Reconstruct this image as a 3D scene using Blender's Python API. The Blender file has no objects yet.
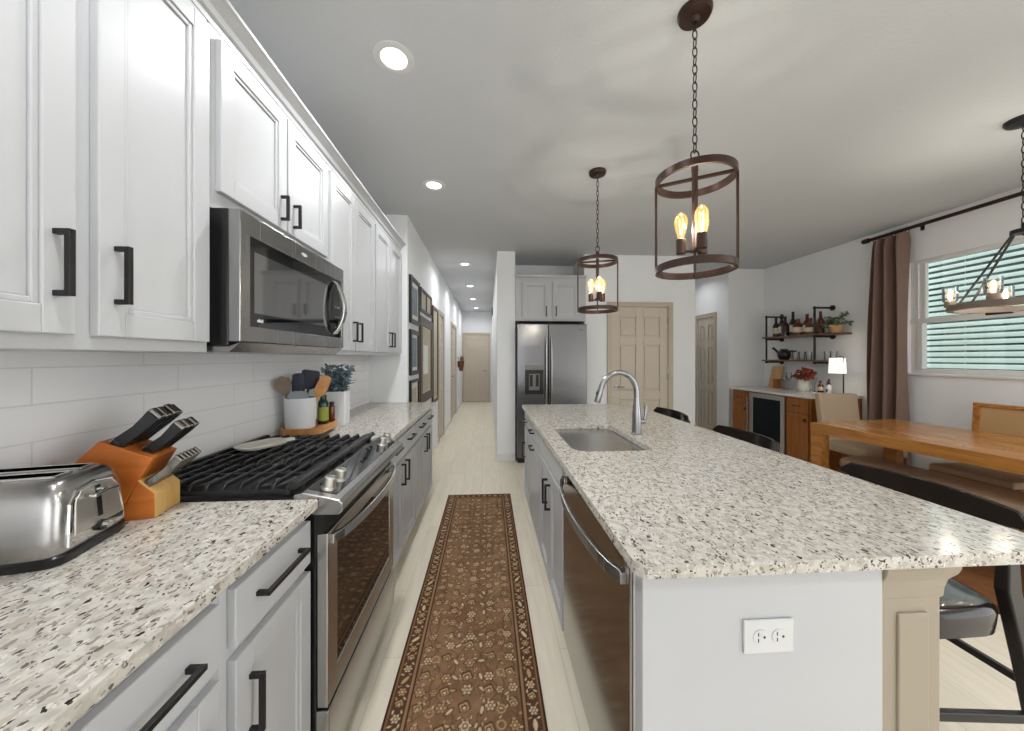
import bpy, bmesh, math, random
import numpy as np
from mathutils import Vector, Matrix

random.seed(7)
PI = math.pi
C = bpy.context.scene.collection
SC = bpy.context.scene

# ------------------------------------------------------------------ camera, world, exposure
cam_d = bpy.data.cameras.new('camera')
cam = bpy.data.objects.new('camera', cam_d)
C.objects.link(cam)
cam.location = (0, 0, 1.351)
cam.rotation_euler = (PI / 2, 0, -0.0613)
cam_d.sensor_width = 36.0
cam_d.lens = 346.6 / 1024 * 36
cam_d.shift_x = (512 - 509.6) / 1024
cam_d.shift_y = (357.45 - 365.5) / 1024
cam_d.clip_start = 0.02
SC.camera = cam

w = bpy.data.worlds.new('sky')
SC.world = w
w.use_nodes = True
wb = w.node_tree.nodes['Background']
wb.inputs[0].default_value = (0.93, 0.96, 1.0, 1)
wb.inputs[1].default_value = 2.7

sun_d = bpy.data.lights.new('sun', 'SUN')
sun_d.energy = 2.6
sun_d.angle = math.radians(3)
sun_d.color = (1, .97, .93)
sun = bpy.data.objects.new('sun', sun_d)
C.objects.link(sun)
sun.rotation_euler = Vector((-.5, -.62, -.6)).to_track_quat('-Z', 'Y').to_euler()

SC.view_settings.view_transform = 'Standard'
SC.view_settings.look = 'None'
SC.view_settings.exposure = 0.12
SC.view_settings.gamma = 1.0
SC.view_settings.use_curve_mapping = False


# ------------------------------------------------------------------ materials
def lin(c):
    return tuple((v / 255 / 12.92) if v / 255 <= 0.04045 else ((v / 255 + 0.055) / 1.055) ** 2.4 for v in c) + (1,)


def new_mat(name):
    m = bpy.data.materials.new(name)
    m.use_nodes = True
    return m, m.node_tree, m.node_tree.nodes['Principled BSDF']


def mat(name, col, rough=0.5, metal=0.0, spec=0.5, emit=None, es=0.0, vary=0.03, scale=6.0, bump=0.0, bscale=60,
        stretch=(1, 1, 1)):
    """principled material with a faint procedural variation of colour and an optional bump"""
    m, nt, b = new_mat(name)
    N, L = nt.nodes, nt.links
    b.inputs['Roughness'].default_value = rough
    b.inputs['Metallic'].default_value = metal
    b.inputs['Specular IOR Level'].default_value = spec
    c = lin(col)
    tc = N.new('ShaderNodeTexCoord')
    mp = N.new('ShaderNodeMapping')
    mp.inputs['Scale'].default_value = stretch
    L.new(tc.outputs['Object'], mp.inputs['Vector'])
    if vary > 0:
        nz = N.new('ShaderNodeTexNoise')
        nz.inputs['Scale'].default_value = scale
        nz.inputs['Detail'].default_value = 3
        L.new(mp.outputs[0], nz.inputs['Vector'])
        mx = N.new('ShaderNodeMix')
        mx.data_type = 'RGBA'
        mx.inputs[6].default_value = tuple(x * (1 - vary) for x in c[:3]) + (1,)
        mx.inputs[7].default_value = tuple(min(1, x * (1 + vary)) for x in c[:3]) + (1,)
        L.new(nz.outputs['Fac'], mx.inputs[0])
        L.new(mx.outputs[2], b.inputs['Base Color'])
    else:
        b.inputs['Base Color'].default_value = c
    if bump > 0:
        n2 = N.new('ShaderNodeTexNoise')
        n2.inputs['Scale'].default_value = bscale
        n2.inputs['Detail'].default_value = 4
        L.new(mp.outputs[0], n2.inputs['Vector'])
        bp = N.new('ShaderNodeBump')
        bp.inputs['Strength'].default_value = bump
        bp.inputs['Distance'].default_value = 0.004
        L.new(n2.outputs['Fac'], bp.inputs['Height'])
        L.new(bp.outputs[0], b.inputs['Normal'])
    if emit:
        b.inputs['Emission Color'].default_value = lin(emit)
        b.inputs['Emission Strength'].default_value = es
    return m


def steel_mat(name, col, rough, stretch, amt=0.025):
    """brushed stainless: fine streaks along one direction in roughness"""
    m, nt, b = new_mat(name)
    N, L = nt.nodes, nt.links
    b.inputs['Metallic'].default_value = 1
    b.inputs['Base Color'].default_value = lin(col)
    tc = N.new('ShaderNodeTexCoord')
    mp = N.new('ShaderNodeMapping')
    mp.inputs['Scale'].default_value = stretch
    L.new(tc.outputs['Object'], mp.inputs['Vector'])
    nz = N.new('ShaderNodeTexNoise')
    nz.inputs['Scale'].default_value = 3
    nz.inputs['Detail'].default_value = 3
    L.new(mp.outputs[0], nz.inputs['Vector'])
    mr = N.new('ShaderNodeMapRange')
    mr.inputs[3].default_value = rough - amt / 2
    mr.inputs[4].default_value = rough + amt / 2
    L.new(nz.outputs['Fac'], mr.inputs[0])
    L.new(mr.outputs[0], b.inputs['Roughness'])
    return m


def wood_mat(name, c1, c2, axis=0, rough=0.4, scale=3.0):
    m, nt, b = new_mat(name)
    N, L = nt.nodes, nt.links
    b.inputs['Roughness'].default_value = rough
    tc = N.new('ShaderNodeTexCoord')
    mp = N.new('ShaderNodeMapping')
    s = [9, 9, 9]
    s[axis] = 0.9
    mp.inputs['Scale'].default_value = s
    L.new(tc.outputs['Object'], mp.inputs['Vector'])
    nz = N.new('ShaderNodeTexNoise')
    nz.inputs['Scale'].default_value = scale
    nz.inputs['Detail'].default_value = 6
    nz.inputs['Distortion'].default_value = 0.7
    L.new(mp.outputs[0], nz.inputs['Vector'])
    cr = N.new('ShaderNodeValToRGB')
    cr.color_ramp.elements[0].position = 0.3
    cr.color_ramp.elements[0].color = lin(c1)
    cr.color_ramp.elements[1].position = 0.7
    cr.color_ramp.elements[1].color = lin(c2)
    L.new(nz.outputs['Fac'], cr.inputs[0])
    L.new(cr.outputs[0], b.inputs['Base Color'])
    bp = N.new('ShaderNodeBump')
    bp.inputs['Strength'].default_value = 0.08
    bp.inputs['Distance'].default_value = 0.002
    L.new(nz.outputs['Fac'], bp.inputs['Height'])
    L.new(bp.outputs[0], b.inputs['Normal'])
    return m


def granite_mat():
    m, nt, b = new_mat('speckled_granite')
    N, L = nt.nodes, nt.links
    b.inputs['Roughness'].default_value = 0.13
    tc = N.new('ShaderNodeTexCoord')

    def vor(scale, st, rot, ofs):
        mp = N.new('ShaderNodeMapping')
        mp.inputs['Scale'].default_value = st
        mp.inputs['Rotation'].default_value = (0, 0, rot)
        mp.inputs['Location'].default_value = ofs
        L.new(tc.outputs['Object'], mp.inputs['Vector'])
        nz = N.new('ShaderNodeTexNoise')
        nz.inputs['Scale'].default_value = 60
        L.new(tc.outputs['Object'], nz.inputs['Vector'])
        va = N.new('ShaderNodeVectorMath')
        va.operation = 'MULTIPLY_ADD'
        va.inputs[1].default_value = (.022, .022, .022)
        L.new(nz.outputs['Color'], va.inputs[0])
        L.new(mp.outputs[0], va.inputs[2])
        v = N.new('ShaderNodeTexVoronoi')
        v.inputs['Scale'].default_value = scale
        L.new(va.outputs[0], v.inputs['Vector'])
        return v

    def math_(op, a, bb):
        n = N.new('ShaderNodeMath')
        n.operation = op
        for i, q in enumerate((a, bb)):
            if isinstance(q, (int, float)):
                n.inputs[i].default_value = q
            else:
                L.new(q, n.inputs[i])
        return n.outputs[0]

    def fleck(scale, st, rot, ofs, frac, size):
        v = vor(scale, st, rot, ofs)
        sep = N.new('ShaderNodeSeparateColor')
        L.new(v.outputs['Color'], sep.inputs[0])
        on = math_('LESS_THAN', sep.outputs[0], frac)
        lim = math_('MULTIPLY_ADD', sep.outputs[1], size * 0.6)
        lim.node.inputs[2].default_value = size * 0.5
        inn = math_('LESS_THAN', v.outputs['Distance'], lim)
        return math_('MULTIPLY', on, inn)

    def mixc(fac, a, c):
        mx = N.new('ShaderNodeMix')
        mx.data_type = 'RGBA'
        L.new(fac, mx.inputs[0])
        if isinstance(a, tuple):
            mx.inputs[6].default_value = a
        else:
            L.new(a, mx.inputs[6])
        mx.inputs[7].default_value = c
        return mx.outputs[2]

    nz = N.new('ShaderNodeTexNoise')
    nz.inputs['Scale'].default_value = 45
    nz.inputs['Detail'].default_value = 4
    L.new(tc.outputs['Object'], nz.inputs['Vector'])
    cr = N.new('ShaderNodeValToRGB')
    cr.color_ramp.elements[0].position = 0.35
    cr.color_ramp.elements[0].color = lin((176, 171, 161))
    cr.color_ramp.elements[1].position = 0.6
    cr.color_ramp.elements[1].color = lin((204, 199, 190))
    L.new(nz.outputs['Fac'], cr.inputs[0])
    col = cr.outputs[0]
    col = mixc(fleck(80, (1, .5, 1), .25, (3, 1, 0), .38, .55), col, lin((182, 173, 159)))
    col = mixc(fleck(110, (1, .55, 1), .3, (0, 2, 5), .32, .5), col, lin((148, 140, 130)))
    col = mixc(fleck(125, (1, .5, 1), .2, (9, 4, 1), .30, .45), col, lin((214, 210, 202)))
    col = mixc(fleck(105, (1, .55, 1), .3, (5, 7, 3), .10, .44), col, lin((48, 42, 40)))
    col = mixc(fleck(150, (1, .55, 1), .15, (2, 9, 7), .19, .5), col, lin((104, 95, 88)))
    L.new(col, b.inputs['Base Color'])
    return m


def brick_mat(name, c1, c2, cm, width, row, mortar, offset, rot, shift, rough, bumpd, vary_scale=None):
    """tiles or planks; rot chooses which object axes carry the pattern"""
    m, nt, b = new_mat(name)
    N, L = nt.nodes, nt.links
    b.inputs['Roughness'].default_value = rough
    tc = N.new('ShaderNodeTexCoord')
    sp = N.new('ShaderNodeSeparateXYZ')
    L.new(tc.outputs['Object'], sp.inputs[0])
    cb = N.new('ShaderNodeCombineXYZ')
    ax = {'X': 0, 'Y': 1, 'Z': 2}
    L.new(sp.outputs[ax[rot[0]]], cb.inputs[0])
    L.new(sp.outputs[ax[rot[1]]], cb.inputs[1])
    mp = N.new('ShaderNodeMapping')
    mp.inputs['Location'].default_value = shift
    L.new(cb.outputs[0], mp.inputs['Vector'])
    br = N.new('ShaderNodeTexBrick')
    br.offset = offset
    br.inputs['Scale'].default_value = 1
    br.inputs['Brick Width'].default_value = width
    br.inputs['Row Height'].default_value = row
    br.inputs['Mortar Size'].default_value = mortar
    br.inputs['Mortar Smooth'].default_value = 0.2
    br.inputs['Color1'].default_value = lin(c1)
    br.inputs['Color2'].default_value = lin(c2)
    br.inputs['Mortar'].default_value = lin(cm)
    L.new(mp.outputs[0], br.inputs['Vector'])
    out = br.outputs['Color']
    if vary_scale:
        mp2 = N.new('ShaderNodeMapping')
        mp2.inputs['Scale'].default_value = vary_scale
        L.new(tc.outputs['Object'], mp2.inputs['Vector'])
        nz = N.new('ShaderNodeTexNoise')
        nz.inputs['Scale'].default_value = 4
        nz.inputs['Detail'].default_value = 5
        L.new(mp2.outputs[0], nz.inputs['Vector'])
        mr = N.new('ShaderNodeMapRange')
        mr.inputs[3].default_value = 0.84
        mr.inputs[4].default_value = 1.14
        L.new(nz.outputs['Fac'], mr.inputs[0])
        mx = N.new('ShaderNodeVectorMath')
        mx.operation = 'SCALE'
        L.new(out, mx.inputs[0])
        L.new(mr.outputs[0], mx.inputs['Scale'])
        out = mx.outputs[0]
    L.new(out, b.inputs['Base Color'])
    bp = N.new('ShaderNodeBump')
    bp.invert = True
    bp.inputs['Strength'].default_value = 0.6
    bp.inputs['Distance'].default_value = bumpd
    L.new(br.outputs['Fac'], bp.inputs['Height'])
    L.new(bp.outputs[0], b.inputs['Normal'])
    return m


def glass_mat(name, tint=(1, 1, 1, 1), gloss=0.12, emit=None, es=0):
    m, nt, b = new_mat(name)
    N, L = nt.nodes, nt.links
    N.remove(b)
    out = N['Material Output']
    tr = N.new('ShaderNodeBsdfTransparent')
    tr.inputs[0].default_value = tint
    gl = N.new('ShaderNodeBsdfGlossy')
    gl.inputs['Roughness'].default_value = 0.03
    fr = N.new('ShaderNodeFresnel')
    fr.inputs[0].default_value = 1.45
    ml = N.new('ShaderNodeMath')
    ml.operation = 'MULTIPLY_ADD'
    ml.inputs[1].default_value = 0.8
    ml.inputs[2].default_value = gloss * 0.3
    L.new(fr.outputs[0], ml.inputs[0])
    mx = N.new('ShaderNodeMixShader')
    L.new(ml.outputs[0], mx.inputs[0])
    L.new(tr.outputs[0], mx.inputs[1])
    L.new(gl.outputs[0], mx.inputs[2])
    res = mx.outputs[0]
    if emit:
        em = N.new('ShaderNodeEmission')
        em.inputs[0].default_value = lin(emit)
        em.inputs[1].default_value = es
        ad = N.new('ShaderNodeAddShader')
        L.new(res, ad.inputs[0])
        L.new(em.outputs[0], ad.inputs[1])
        res = ad.outputs[0]
    L.new(res, out.inputs[0])
    return m


def emit_mat(name, col, s):
    m, nt, b = new_mat(name)
    nt.nodes.remove(b)
    em = nt.nodes.new('ShaderNodeEmission')
    em.inputs[0].default_value = lin(col)
    em.inputs[1].default_value = s
    nt.links.new(em.outputs[0], nt.nodes['Material Output'].inputs[0])
    return m


def rug_mat():
    m, nt, b = new_mat('woven_rug')
    N, L = nt.nodes, nt.links
    b.inputs['Roughness'].default_value = 0.95
    b.inputs['Specular IOR Level'].default_value = 0.1
    a = N.new('ShaderNodeAttribute')
    a.attribute_name = 'weave'
    L.new(a.outputs['Color'], b.inputs['Base Color'])
    tc = N.new('ShaderNodeTexCoord')
    nz = N.new('ShaderNodeTexNoise')
    nz.inputs['Scale'].default_value = 350
    L.new(tc.outputs['Object'], nz.inputs['Vector'])
    bp = N.new('ShaderNodeBump')
    bp.inputs['Strength'].default_value = 0.5
    bp.inputs['Distance'].default_value = 0.003
    L.new(nz.outputs['Fac'], bp.inputs['Height'])
    L.new(bp.outputs[0], b.inputs['Normal'])
    return m


def blind_mat():
    m, nt, b = new_mat('mint_slat')
    N, L = nt.nodes, nt.links
    b.inputs['Base Color'].default_value = lin((243, 246, 245))
    b.inputs['Roughness'].default_value = 0.45
    tl = N.new('ShaderNodeBsdfTranslucent')
    tl.inputs[0].default_value = lin((240, 247, 245))
    mx = N.new('ShaderNodeMixShader')
    mx.inputs[0].default_value = 0.6
    L.new(b.outputs[0], mx.inputs[1])
    L.new(tl.outputs[0], mx.inputs[2])
    L.new(mx.outputs[0], N['Material Output'].inputs[0])
    return m


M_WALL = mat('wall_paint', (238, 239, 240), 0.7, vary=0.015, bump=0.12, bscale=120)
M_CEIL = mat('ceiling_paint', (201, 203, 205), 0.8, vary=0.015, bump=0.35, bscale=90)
M_CAB = mat('white_cabinet_paint', (192, 193, 195), 0.35, vary=0.01)
M_TRIM = mat('white_trim_paint', (230, 229, 227), 0.4, vary=0.01)
M_TAN = mat('tan_trim_paint', (160, 149, 131), 0.45, vary=0.015)
M_DOOR = mat('taupe_door_paint', (203, 191, 174), 0.42, vary=0.015)
M_CASE = mat('taupe_casing_paint', (193, 180, 160), 0.45, vary=0.015)
M_GRAN = granite_mat()
M_STEELF = steel_mat('grey_fridge_stainless', (128, 128, 130), 0.22, (40, 40, 1))
M_STEEL = steel_mat('stainless_steel_vertical_brush', (162, 161, 160), 0.27, (40, 40, 1))
M_STEELH = steel_mat('stainless_steel_horizontal_brush', (182, 180, 178), 0.26, (40, 1, 40))
M_STEELL = steel_mat('light_brushed_steel', (214, 210, 202), 0.4, (40, 40, 1))
M_STEELD = steel_mat('smooth_dark_stainless', (150, 146, 141), 0.16, (40, 40, 1), 0.02)
M_CHROME = steel_mat('polished_chrome', (214, 213, 211), 0.08, (1, 1, 1), 0.03)
M_NICKEL = steel_mat('brushed_nickel', (160, 160, 160), 0.24, (10, 10, 1), 0.08)
M_BLACK = mat('black_enamel', (16, 16, 18), 0.3)
M_MATTE = mat('matte_black_slot', (10, 10, 10), .95, spec=0)
M_BLKMET = mat('matte_black_metal', (38, 36, 37), 0.42, metal=0.4)
M_BRZ = mat('oil_rubbed_bronze', (62, 44, 36), 0.38, metal=0.6, vary=0.2, scale=25)
M_IRON = mat('cast_iron', (44, 44, 46), 0.38, metal=0.35, bump=0.15, bscale=200)
M_BGLASS = mat('black_glass', (12, 12, 13), 0.04, spec=0.8, vary=0)
M_MWGLASS = mat('grey_mirror_glass', (150, 150, 150), 0.05, metal=0.9, vary=0)
M_OVGLASS = mat('oven_window_glass', (28, 22, 20), 0.05, spec=0.9, vary=0)
M_TILE = brick_mat('white_subway_tile', (240, 240, 241), (237, 237, 238), (222, 222, 224), .415, .0945, .0018, .31,
                   ('Y', 'Z'), (-.121, -.0019, 0), .16, .0012)
M_FLOOR = brick_mat('pale_floor_planks', (236, 226, 206), (229, 219, 199), (208, 198, 180), 1.22, .2, .0016, .37,
                    ('Y', 'X'), (.4, .07, 0), .38, .0006, (7, .7, 1))
M_RUG = rug_mat()
M_KBLOCK = wood_mat('orange_knife_block_wood', (176, 92, 32), (205, 120, 52), 0, .4)
M_KFRONT = wood_mat('pale_block_end_wood', (204, 158, 90), (222, 180, 112), 2, .45)
M_TABLE = wood_mat('honey_oak_table', (150, 94, 42), (192, 134, 70), 1, .2)
M_CABW = wood_mat('amber_cabinet_wood', (140, 84, 32), (172, 108, 46), 2, .4)
M_PALEW = wood_mat('pale_bamboo_wood', (206, 156, 98), (226, 182, 124), 2, .45)
M_SHELFW = wood_mat('brown_shelf_wood', (98, 72, 52), (128, 98, 72), 1, .5)
M_TRAYW = wood_mat('light_tray_wood', (190, 130, 74), (216, 160, 100), 1, .45)
M_LEATH = mat('black_stool_leather', (36, 30, 28), 0.12, bump=0.05, bscale=200)
M_STLWOOD = mat('black_brown_stool_wood', (32, 27, 25), 0.35, vary=0.1)
M_TANFAB = mat('tan_upholstery', (184, 162, 136), 0.85, bump=0.15, bscale=300)
M_BENCH = mat('brown_bench_leather', (150, 122, 96), 0.5, vary=0.08)
M_CURT = mat('mauve_brown_curtain', (124, 101, 90), 0.75, vary=0.05, bump=0.1, bscale=300)
M_WHTCER = mat('white_ceramic', (226, 228, 230), 0.25)
M_CREAM = mat('cream_ceramic', (226, 222, 208), 0.4)
M_PLASW = mat('white_plastic', (214, 214, 213), 0.35)
M_QUARTZ = mat('white_bar_top', (226, 222, 218), 0.2)
M_GLASS = glass_mat('clear_glass')
M_PANE = glass_mat('window_glass', (0.95, 1, 0.985, 1))
M_BULB = glass_mat('clear_bulb_glass', (1, .95, .82, 1), .2, (255, 196, 104), .3)
M_FILA = emit_mat('glowing_filament', (255, 190, 100), 8)
M_CAN = emit_mat('downlight_lens', (255, 249, 238), 4)
M_SHADE = mat('lit_lamp_shade', (245, 243, 238), .8, emit=(255, 250, 240), es=.9)
M_BLIND = blind_mat()
M_HEDGE = mat('dark_hedge_backdrop', (40, 62, 58), 0.9, vary=0.4, scale=9)
M_LEAF = mat('green_leaf', (92, 112, 88), .5, vary=.25, scale=30)
M_BLUELEAF = mat('blue_grey_leaf', (108, 130, 140), .5, vary=.3, scale=30)
M_STEM = mat('brown_twig', (92, 70, 52), .7)
M_POTTAN = mat('tan_clay_pot', (196, 158, 112), .6)
M_REDFL = mat('rust_flower', (156, 74, 50), .6, vary=.6, scale=40)
M_OCHFL = mat('ochre_flower', (196, 140, 84), .6, vary=.3, scale=40)
M_WINE = mat('dark_wine_glass', (44, 18, 22), .08, spec=.7)
M_AMBER = mat('amber_liquor', (98, 40, 18), .1, spec=.7)
M_LABELP = mat('cream_paper_label', (222, 210, 186), .7)
M_GRNBOT = mat('dark_green_glass', (24, 58, 40), .12, spec=.7)
M_GRNLAB = mat('lime_label', (150, 160, 62), .5)
M_NAVY = mat('navy_silicone', (24, 28, 50), .5)
M_GREYW = mat('grey_brown_wood_spoon', (132, 114, 98), .6)
M_GREYSIL = mat('pale_grey_silicone', (150, 156, 160), .5)
M_DARKBOWL = mat('dark_pewter', (58, 54, 52), .3, metal=.6)
M_PAPER = mat('white_paper', (228, 226, 220), .8)
M_PHOTO = mat('grey_blue_print', (112, 126, 136), .5, vary=.5, scale=12)
M_SEPIA = mat('sepia_print', (180, 172, 150), .6, vary=.25, scale=10)
M_DARKWF = wood_mat('dark_walnut_frame', (62, 42, 30), (88, 62, 46), 2, .45)
M_BASKET = mat('woven_brown_basket', (112, 74, 48), .8, vary=.3, scale=60)
M_DRIED = mat('dried_brown_grass', (150, 112, 72), .8, vary=.3, scale=40)
M_TOE = mat('pale_toe_board', (226, 226, 226), .5)  # even pale colour of the toe kicks
M_COOLIN = mat('dark_cooler_glass', (16, 22, 30), .2, spec=.25, vary=0)
M_DISP = mat('dispenser_grey', (120, 118, 114), .3, metal=.5)


# ------------------------------------------------------------------ mesh builder
class MB:
    def __init__(s):
        s.v = []
        s.f = []

    def add(s, vs, fs):
        o = len(s.v)
        s.v += [tuple(q) for q in vs]
        s.f += [tuple(i + o for i in f) for f in fs]
        return s

    def box(s, x0, x1, y0, y1, z0, z1):
        x0, x1 = min(x0, x1), max(x0, x1)
        y0, y1 = min(y0, y1), max(y0, y1)
        z0, z1 = min(z0, z1), max(z0, z1)
        return s.add([(x0, y0, z0), (x1, y0, z0), (x1, y1, z0), (x0, y1, z0),
                      (x0, y0, z1), (x1, y0, z1), (x1, y1, z1), (x0, y1, z1)],
                     [(0, 3, 2, 1), (4, 5, 6, 7), (0, 1, 5, 4), (1, 2, 6, 5), (2, 3, 7, 6), (3, 0, 4, 7)])

    def fbox(s, fr, u0, u1, v0, v1, w0, w1):
        a, b = fr(u0, v0, w0), fr(u1, v1, w1)
        return s.box(a[0], b[0], a[1], b[1], a[2], b[2])

    def frame(s, fr, u0, u1, v0, v1, a0, a1, b0, b1, w0, w1):
        """rectangular frame: outer u0..u1 v0..v1, opening a0..a1 b0..b1"""
        o = [(u0, v0), (u1, v0), (u1, v1), (u0, v1)]
        i = [(a0, b0), (a1, b0), (a1, b1), (a0, b1)]
        vs = [fr(p[0], p[1], q) for q in (w0, w1) for r in (o, i) for p in r]
        fs = []
        for k in range(4):
            n = (k + 1) % 4
            fs += [(k, n, 4 + n, 4 + k), (8 + k, 12 + k, 12 + n, 8 + n), (k, 8 + k, 8 + n, n), (4 + k, 4 + n, 12 + n, 12 + k)]
        return s.add(vs, fs)

    def hull8(s, bot, top):
        """two matching rings of points, capped"""
        n = len(bot)
        fs = [tuple(range(n - 1, -1, -1)), tuple(range(n, 2 * n))]
        fs += [(i, (i + 1) % n, n + (i + 1) % n, n + i) for i in range(n)]
        return s.add(list(bot) + list(top), fs)

    def loft(s, rings, cap=True, closed=False):
        n = len(rings[0])
        vs = [p for r in rings for p in r]
        fs = []
        R = len(rings)
        for k in range(R if closed else R - 1):
            a, b = k * n, ((k + 1) % R) * n
            fs += [(a + i, a + (i + 1) % n, b + (i + 1) % n, b + i) for i in range(n)]
        if cap and not closed:
            fs += [tuple(range(n - 1, -1, -1)), tuple((R - 1) * n + i for i in range(n))]
        return s.add(vs, fs)

    def tube(s, pts, r, seg=10, closed=False, flat=None):
        P = [Vector(p) for p in pts]
        n = len(P)
        rr = r if isinstance(r, (list, tuple)) else [r] * n
        rings = []
        prev = None
        for i in range(n):
            if closed:
                t = (P[(i + 1) % n] - P[i - 1])
            else:
                t = P[min(i + 1, n - 1)] - P[max(i - 1, 0)]
            t.normalize()
            if prev is None:
                a = Vector((0, 0, 1)) if abs(t.z) < .9 else Vector((1, 0, 0))
                u = t.cross(a).normalized()
            else:
                u = (prev - t * prev.dot(t)).normalized()
            prev = u
            v = t.cross(u)
            fl = flat or (1, 1)
            rings.append([P[i] + (u * math.cos(2 * PI * k / seg) * fl[0] + v * math.sin(2 * PI * k / seg) * fl[1]) * rr[i]
                          for k in range(seg)])
        return s.loft(rings, True, closed)

    def bar(s, p0, p1, wu, wv, up=(0, 0, 1)):
        """square section bar"""
        a, b = Vector(p0), Vector(p1)
        t = (b - a).normalized()
        u = t.cross(Vector(up))
        if u.length < 1e-3:
            u = t.cross(Vector((1, 0, 0)))
        u.normalize()
        v = u.cross(t).normalized()
        q = [u * wu / 2 + v * wv / 2, -u * wu / 2 + v * wv / 2, -u * wu / 2 - v * wv / 2, u * wu / 2 - v * wv / 2]
        return s.hull8([a + k for k in q], [b + k for k in q])

    def cyl(s, p0, p1, r0, r1=None, seg=20):
        return s.tube([p0, p1], [r0, r0 if r1 is None else r1], seg)

    def lathe(s, prof, c=(0, 0, 0), seg=24):
        rings = [[(c[0] + r * math.cos(2 * PI * k / seg), c[1] + r * math.sin(2 * PI * k / seg), c[2] + z) for k in
                  range(seg)] for r, z in prof]
        return s.loft(rings, True)

    def ell(s, c, rx, ry, rz, seg=16, rings=9):
        R = []
        for j in range(rings + 1):
            a = -PI / 2 + PI * j / rings
            k = max(math.cos(a), .02)
            R.append([(c[0] + rx * k * math.cos(2 * PI * i / seg), c[1] + ry * k * math.sin(2 * PI * i / seg),
                       c[2] + rz * math.sin(a)) for i in range(seg)])
        return s.loft(R, True)

    def prism(s, poly, axis, a0, a1):
        """poly in the two other axes (order x,y,z without axis), extruded along axis"""
        def pt(p, a):
            return {'X': (a, p[0], p[1]), 'Y': (p[0], a, p[1]), 'Z': (p[0], p[1], a)}[axis]
        return s.hull8([pt(p, a0) for p in poly], [pt(p, a1) for p in poly])

    def xf(s, mtx):
        s.v = [tuple(mtx @ Vector(q)) for q in s.v]
        return s

    def make(s, name, material, parent=None, local=False, bevel=0.0, segs=2, smooth=False, angle=40):
        vs = s.v
        if parent is not None and not local:
            r = parent
            while r.parent:
                r = r.parent
            inv = (Matrix.Translation(r.location) @ Matrix.Rotation(r.rotation_euler.z, 4, 'Z')).inverted()
            vs = [tuple(inv @ Vector(q)) for q in vs]
        me = bpy.data.meshes.new(name)
        me.from_pydata(vs, [], s.f)
        bm = bmesh.new()
        bm.from_mesh(me)
        bmesh.ops.recalc_face_normals(bm, faces=bm.faces)
        bm.to_mesh(me)
        bm.free()
        me.materials.append(material)
        if smooth:
            me.polygons.foreach_set('use_smooth', [True] * len(me.polygons))
            me.set_sharp_from_angle(angle=math.radians(angle))
        o = bpy.data.objects.new(name, me)
        C.objects.link(o)
        if parent is not None:
            o.parent = parent
        if bevel > 0:
            md = o.modifiers.new('bevel', 'BEVEL')
            md.width = bevel
            md.segments = segs
            md.limit_method = 'ANGLE'
            md.angle_limit = math.radians(40)
            md.harden_normals = False
        return o


def tag(o, label, cat, group=None):
    o['label'] = label
    o['category'] = cat
    if group:
        o['group'] = group
    return o


def thing(name, label, cat, loc=(0, 0, 0), rotz=0.0, group=None):
    o = bpy.data.objects.new(name, None)
    o.empty_display_size = .05
    C.objects.link(o)
    o.location = loc
    o.rotation_euler = (0, 0, rotz)
    return tag(o, label, cat, group)


def struct(name, mb, m, **k):
    o = mb.make(name, m, **k)
    o['kind'] = 'structure'
    return o


def kids(o):
    return [c for c in bpy.data.objects if c.parent == o]


def dup(root, loc, label, rotz=None):
    def cp(o, par):
        c = o.copy()
        C.objects.link(c)
        if par is not None:
            c.parent = par
        for ch in kids(o):
            if ch is not c:
                cp(ch, c)
        return c
    src = kids(root)
    r = root.copy()
    C.objects.link(r)
    r.location = loc
    if rotz is not None:
        r.rotation_euler = (0, 0, rotz)
    r['label'] = label
    for ch in src:
        cp(ch, r)
    return r


# face frames: u = along, v = up, w = out of the face
def face_px(X):   # faces +X
    return lambda u, v, q: (X + q, u, v)


def face_nx(X):   # faces -X
    return lambda u, v, q: (X - q, u, v)


def face_ny(Y):   # faces -Y
    return lambda u, v, q: (u, Y - q, v)


# ------------------------------------------------------------------ setting
H = 2.74
struct('floor', MB().box(-1.4, 4.55, -2.7, 11, -.1, 0), M_FLOOR)
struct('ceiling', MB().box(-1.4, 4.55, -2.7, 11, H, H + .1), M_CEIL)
struct('wall_left', MB().box(-1.263, -1.163, -2.7, 3.44, 0, H), M_WALL)
struct('wall_left_return', MB().box(-1.263, -.79, 3.44, 3.54, 0, H), M_WALL)
mb = MB()
DH = 2.04
for a, b in ((3.54, 5.55), (6.1, 7.4), (8.4, 10.6)):
    mb.box(-.89, -.79, a, b, 0, H)
mb.box(-.89, -.79, 5.55, 6.1, DH, H).box(-.89, -.79, 7.4, 8.4, DH, H)
mb.box(-.96, -.9, 3.54, 10.7, 0, H)  # unseen backing slab added to block daylight behind the hall doors
struct('wall_hall_left', mb, M_WALL)
mb = MB().box(-.89, -.74, 10.6, 10.7, 0, H).box(.0, .4, 10.6, 10.7, 0, H).box(-.74, 0, 10.6, 10.7, DH, H)
mb.box(-.89, .4, 10.7, 10.75, 0, H)  # thin unseen backing added against daylight leaking under the end door
struct('wall_hall_end', mb, M_WALL)
struct('wall_hall_right', MB().box(.114, .352, 4.53, 10.6, 0, H), M_WALL)
struct('wall_alcove', MB().box(.352, 1.29, 5.2, 5.3, 0, H), M_WALL)
mb = MB().box(1.29, 1.66, 4.6, 4.72, 0, H).box(2.46, 2.84, 4.6, 4.72, 0, H).box(1.66, 2.46, 4.6, 4.72, DH, H)
mb.box(1.29, 1.39, 4.72, 5.3, 0, H).box(2.74, 2.84, 4.72, 6.6, 0, H)
struct('wall_pantry', mb, M_WALL)
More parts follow.
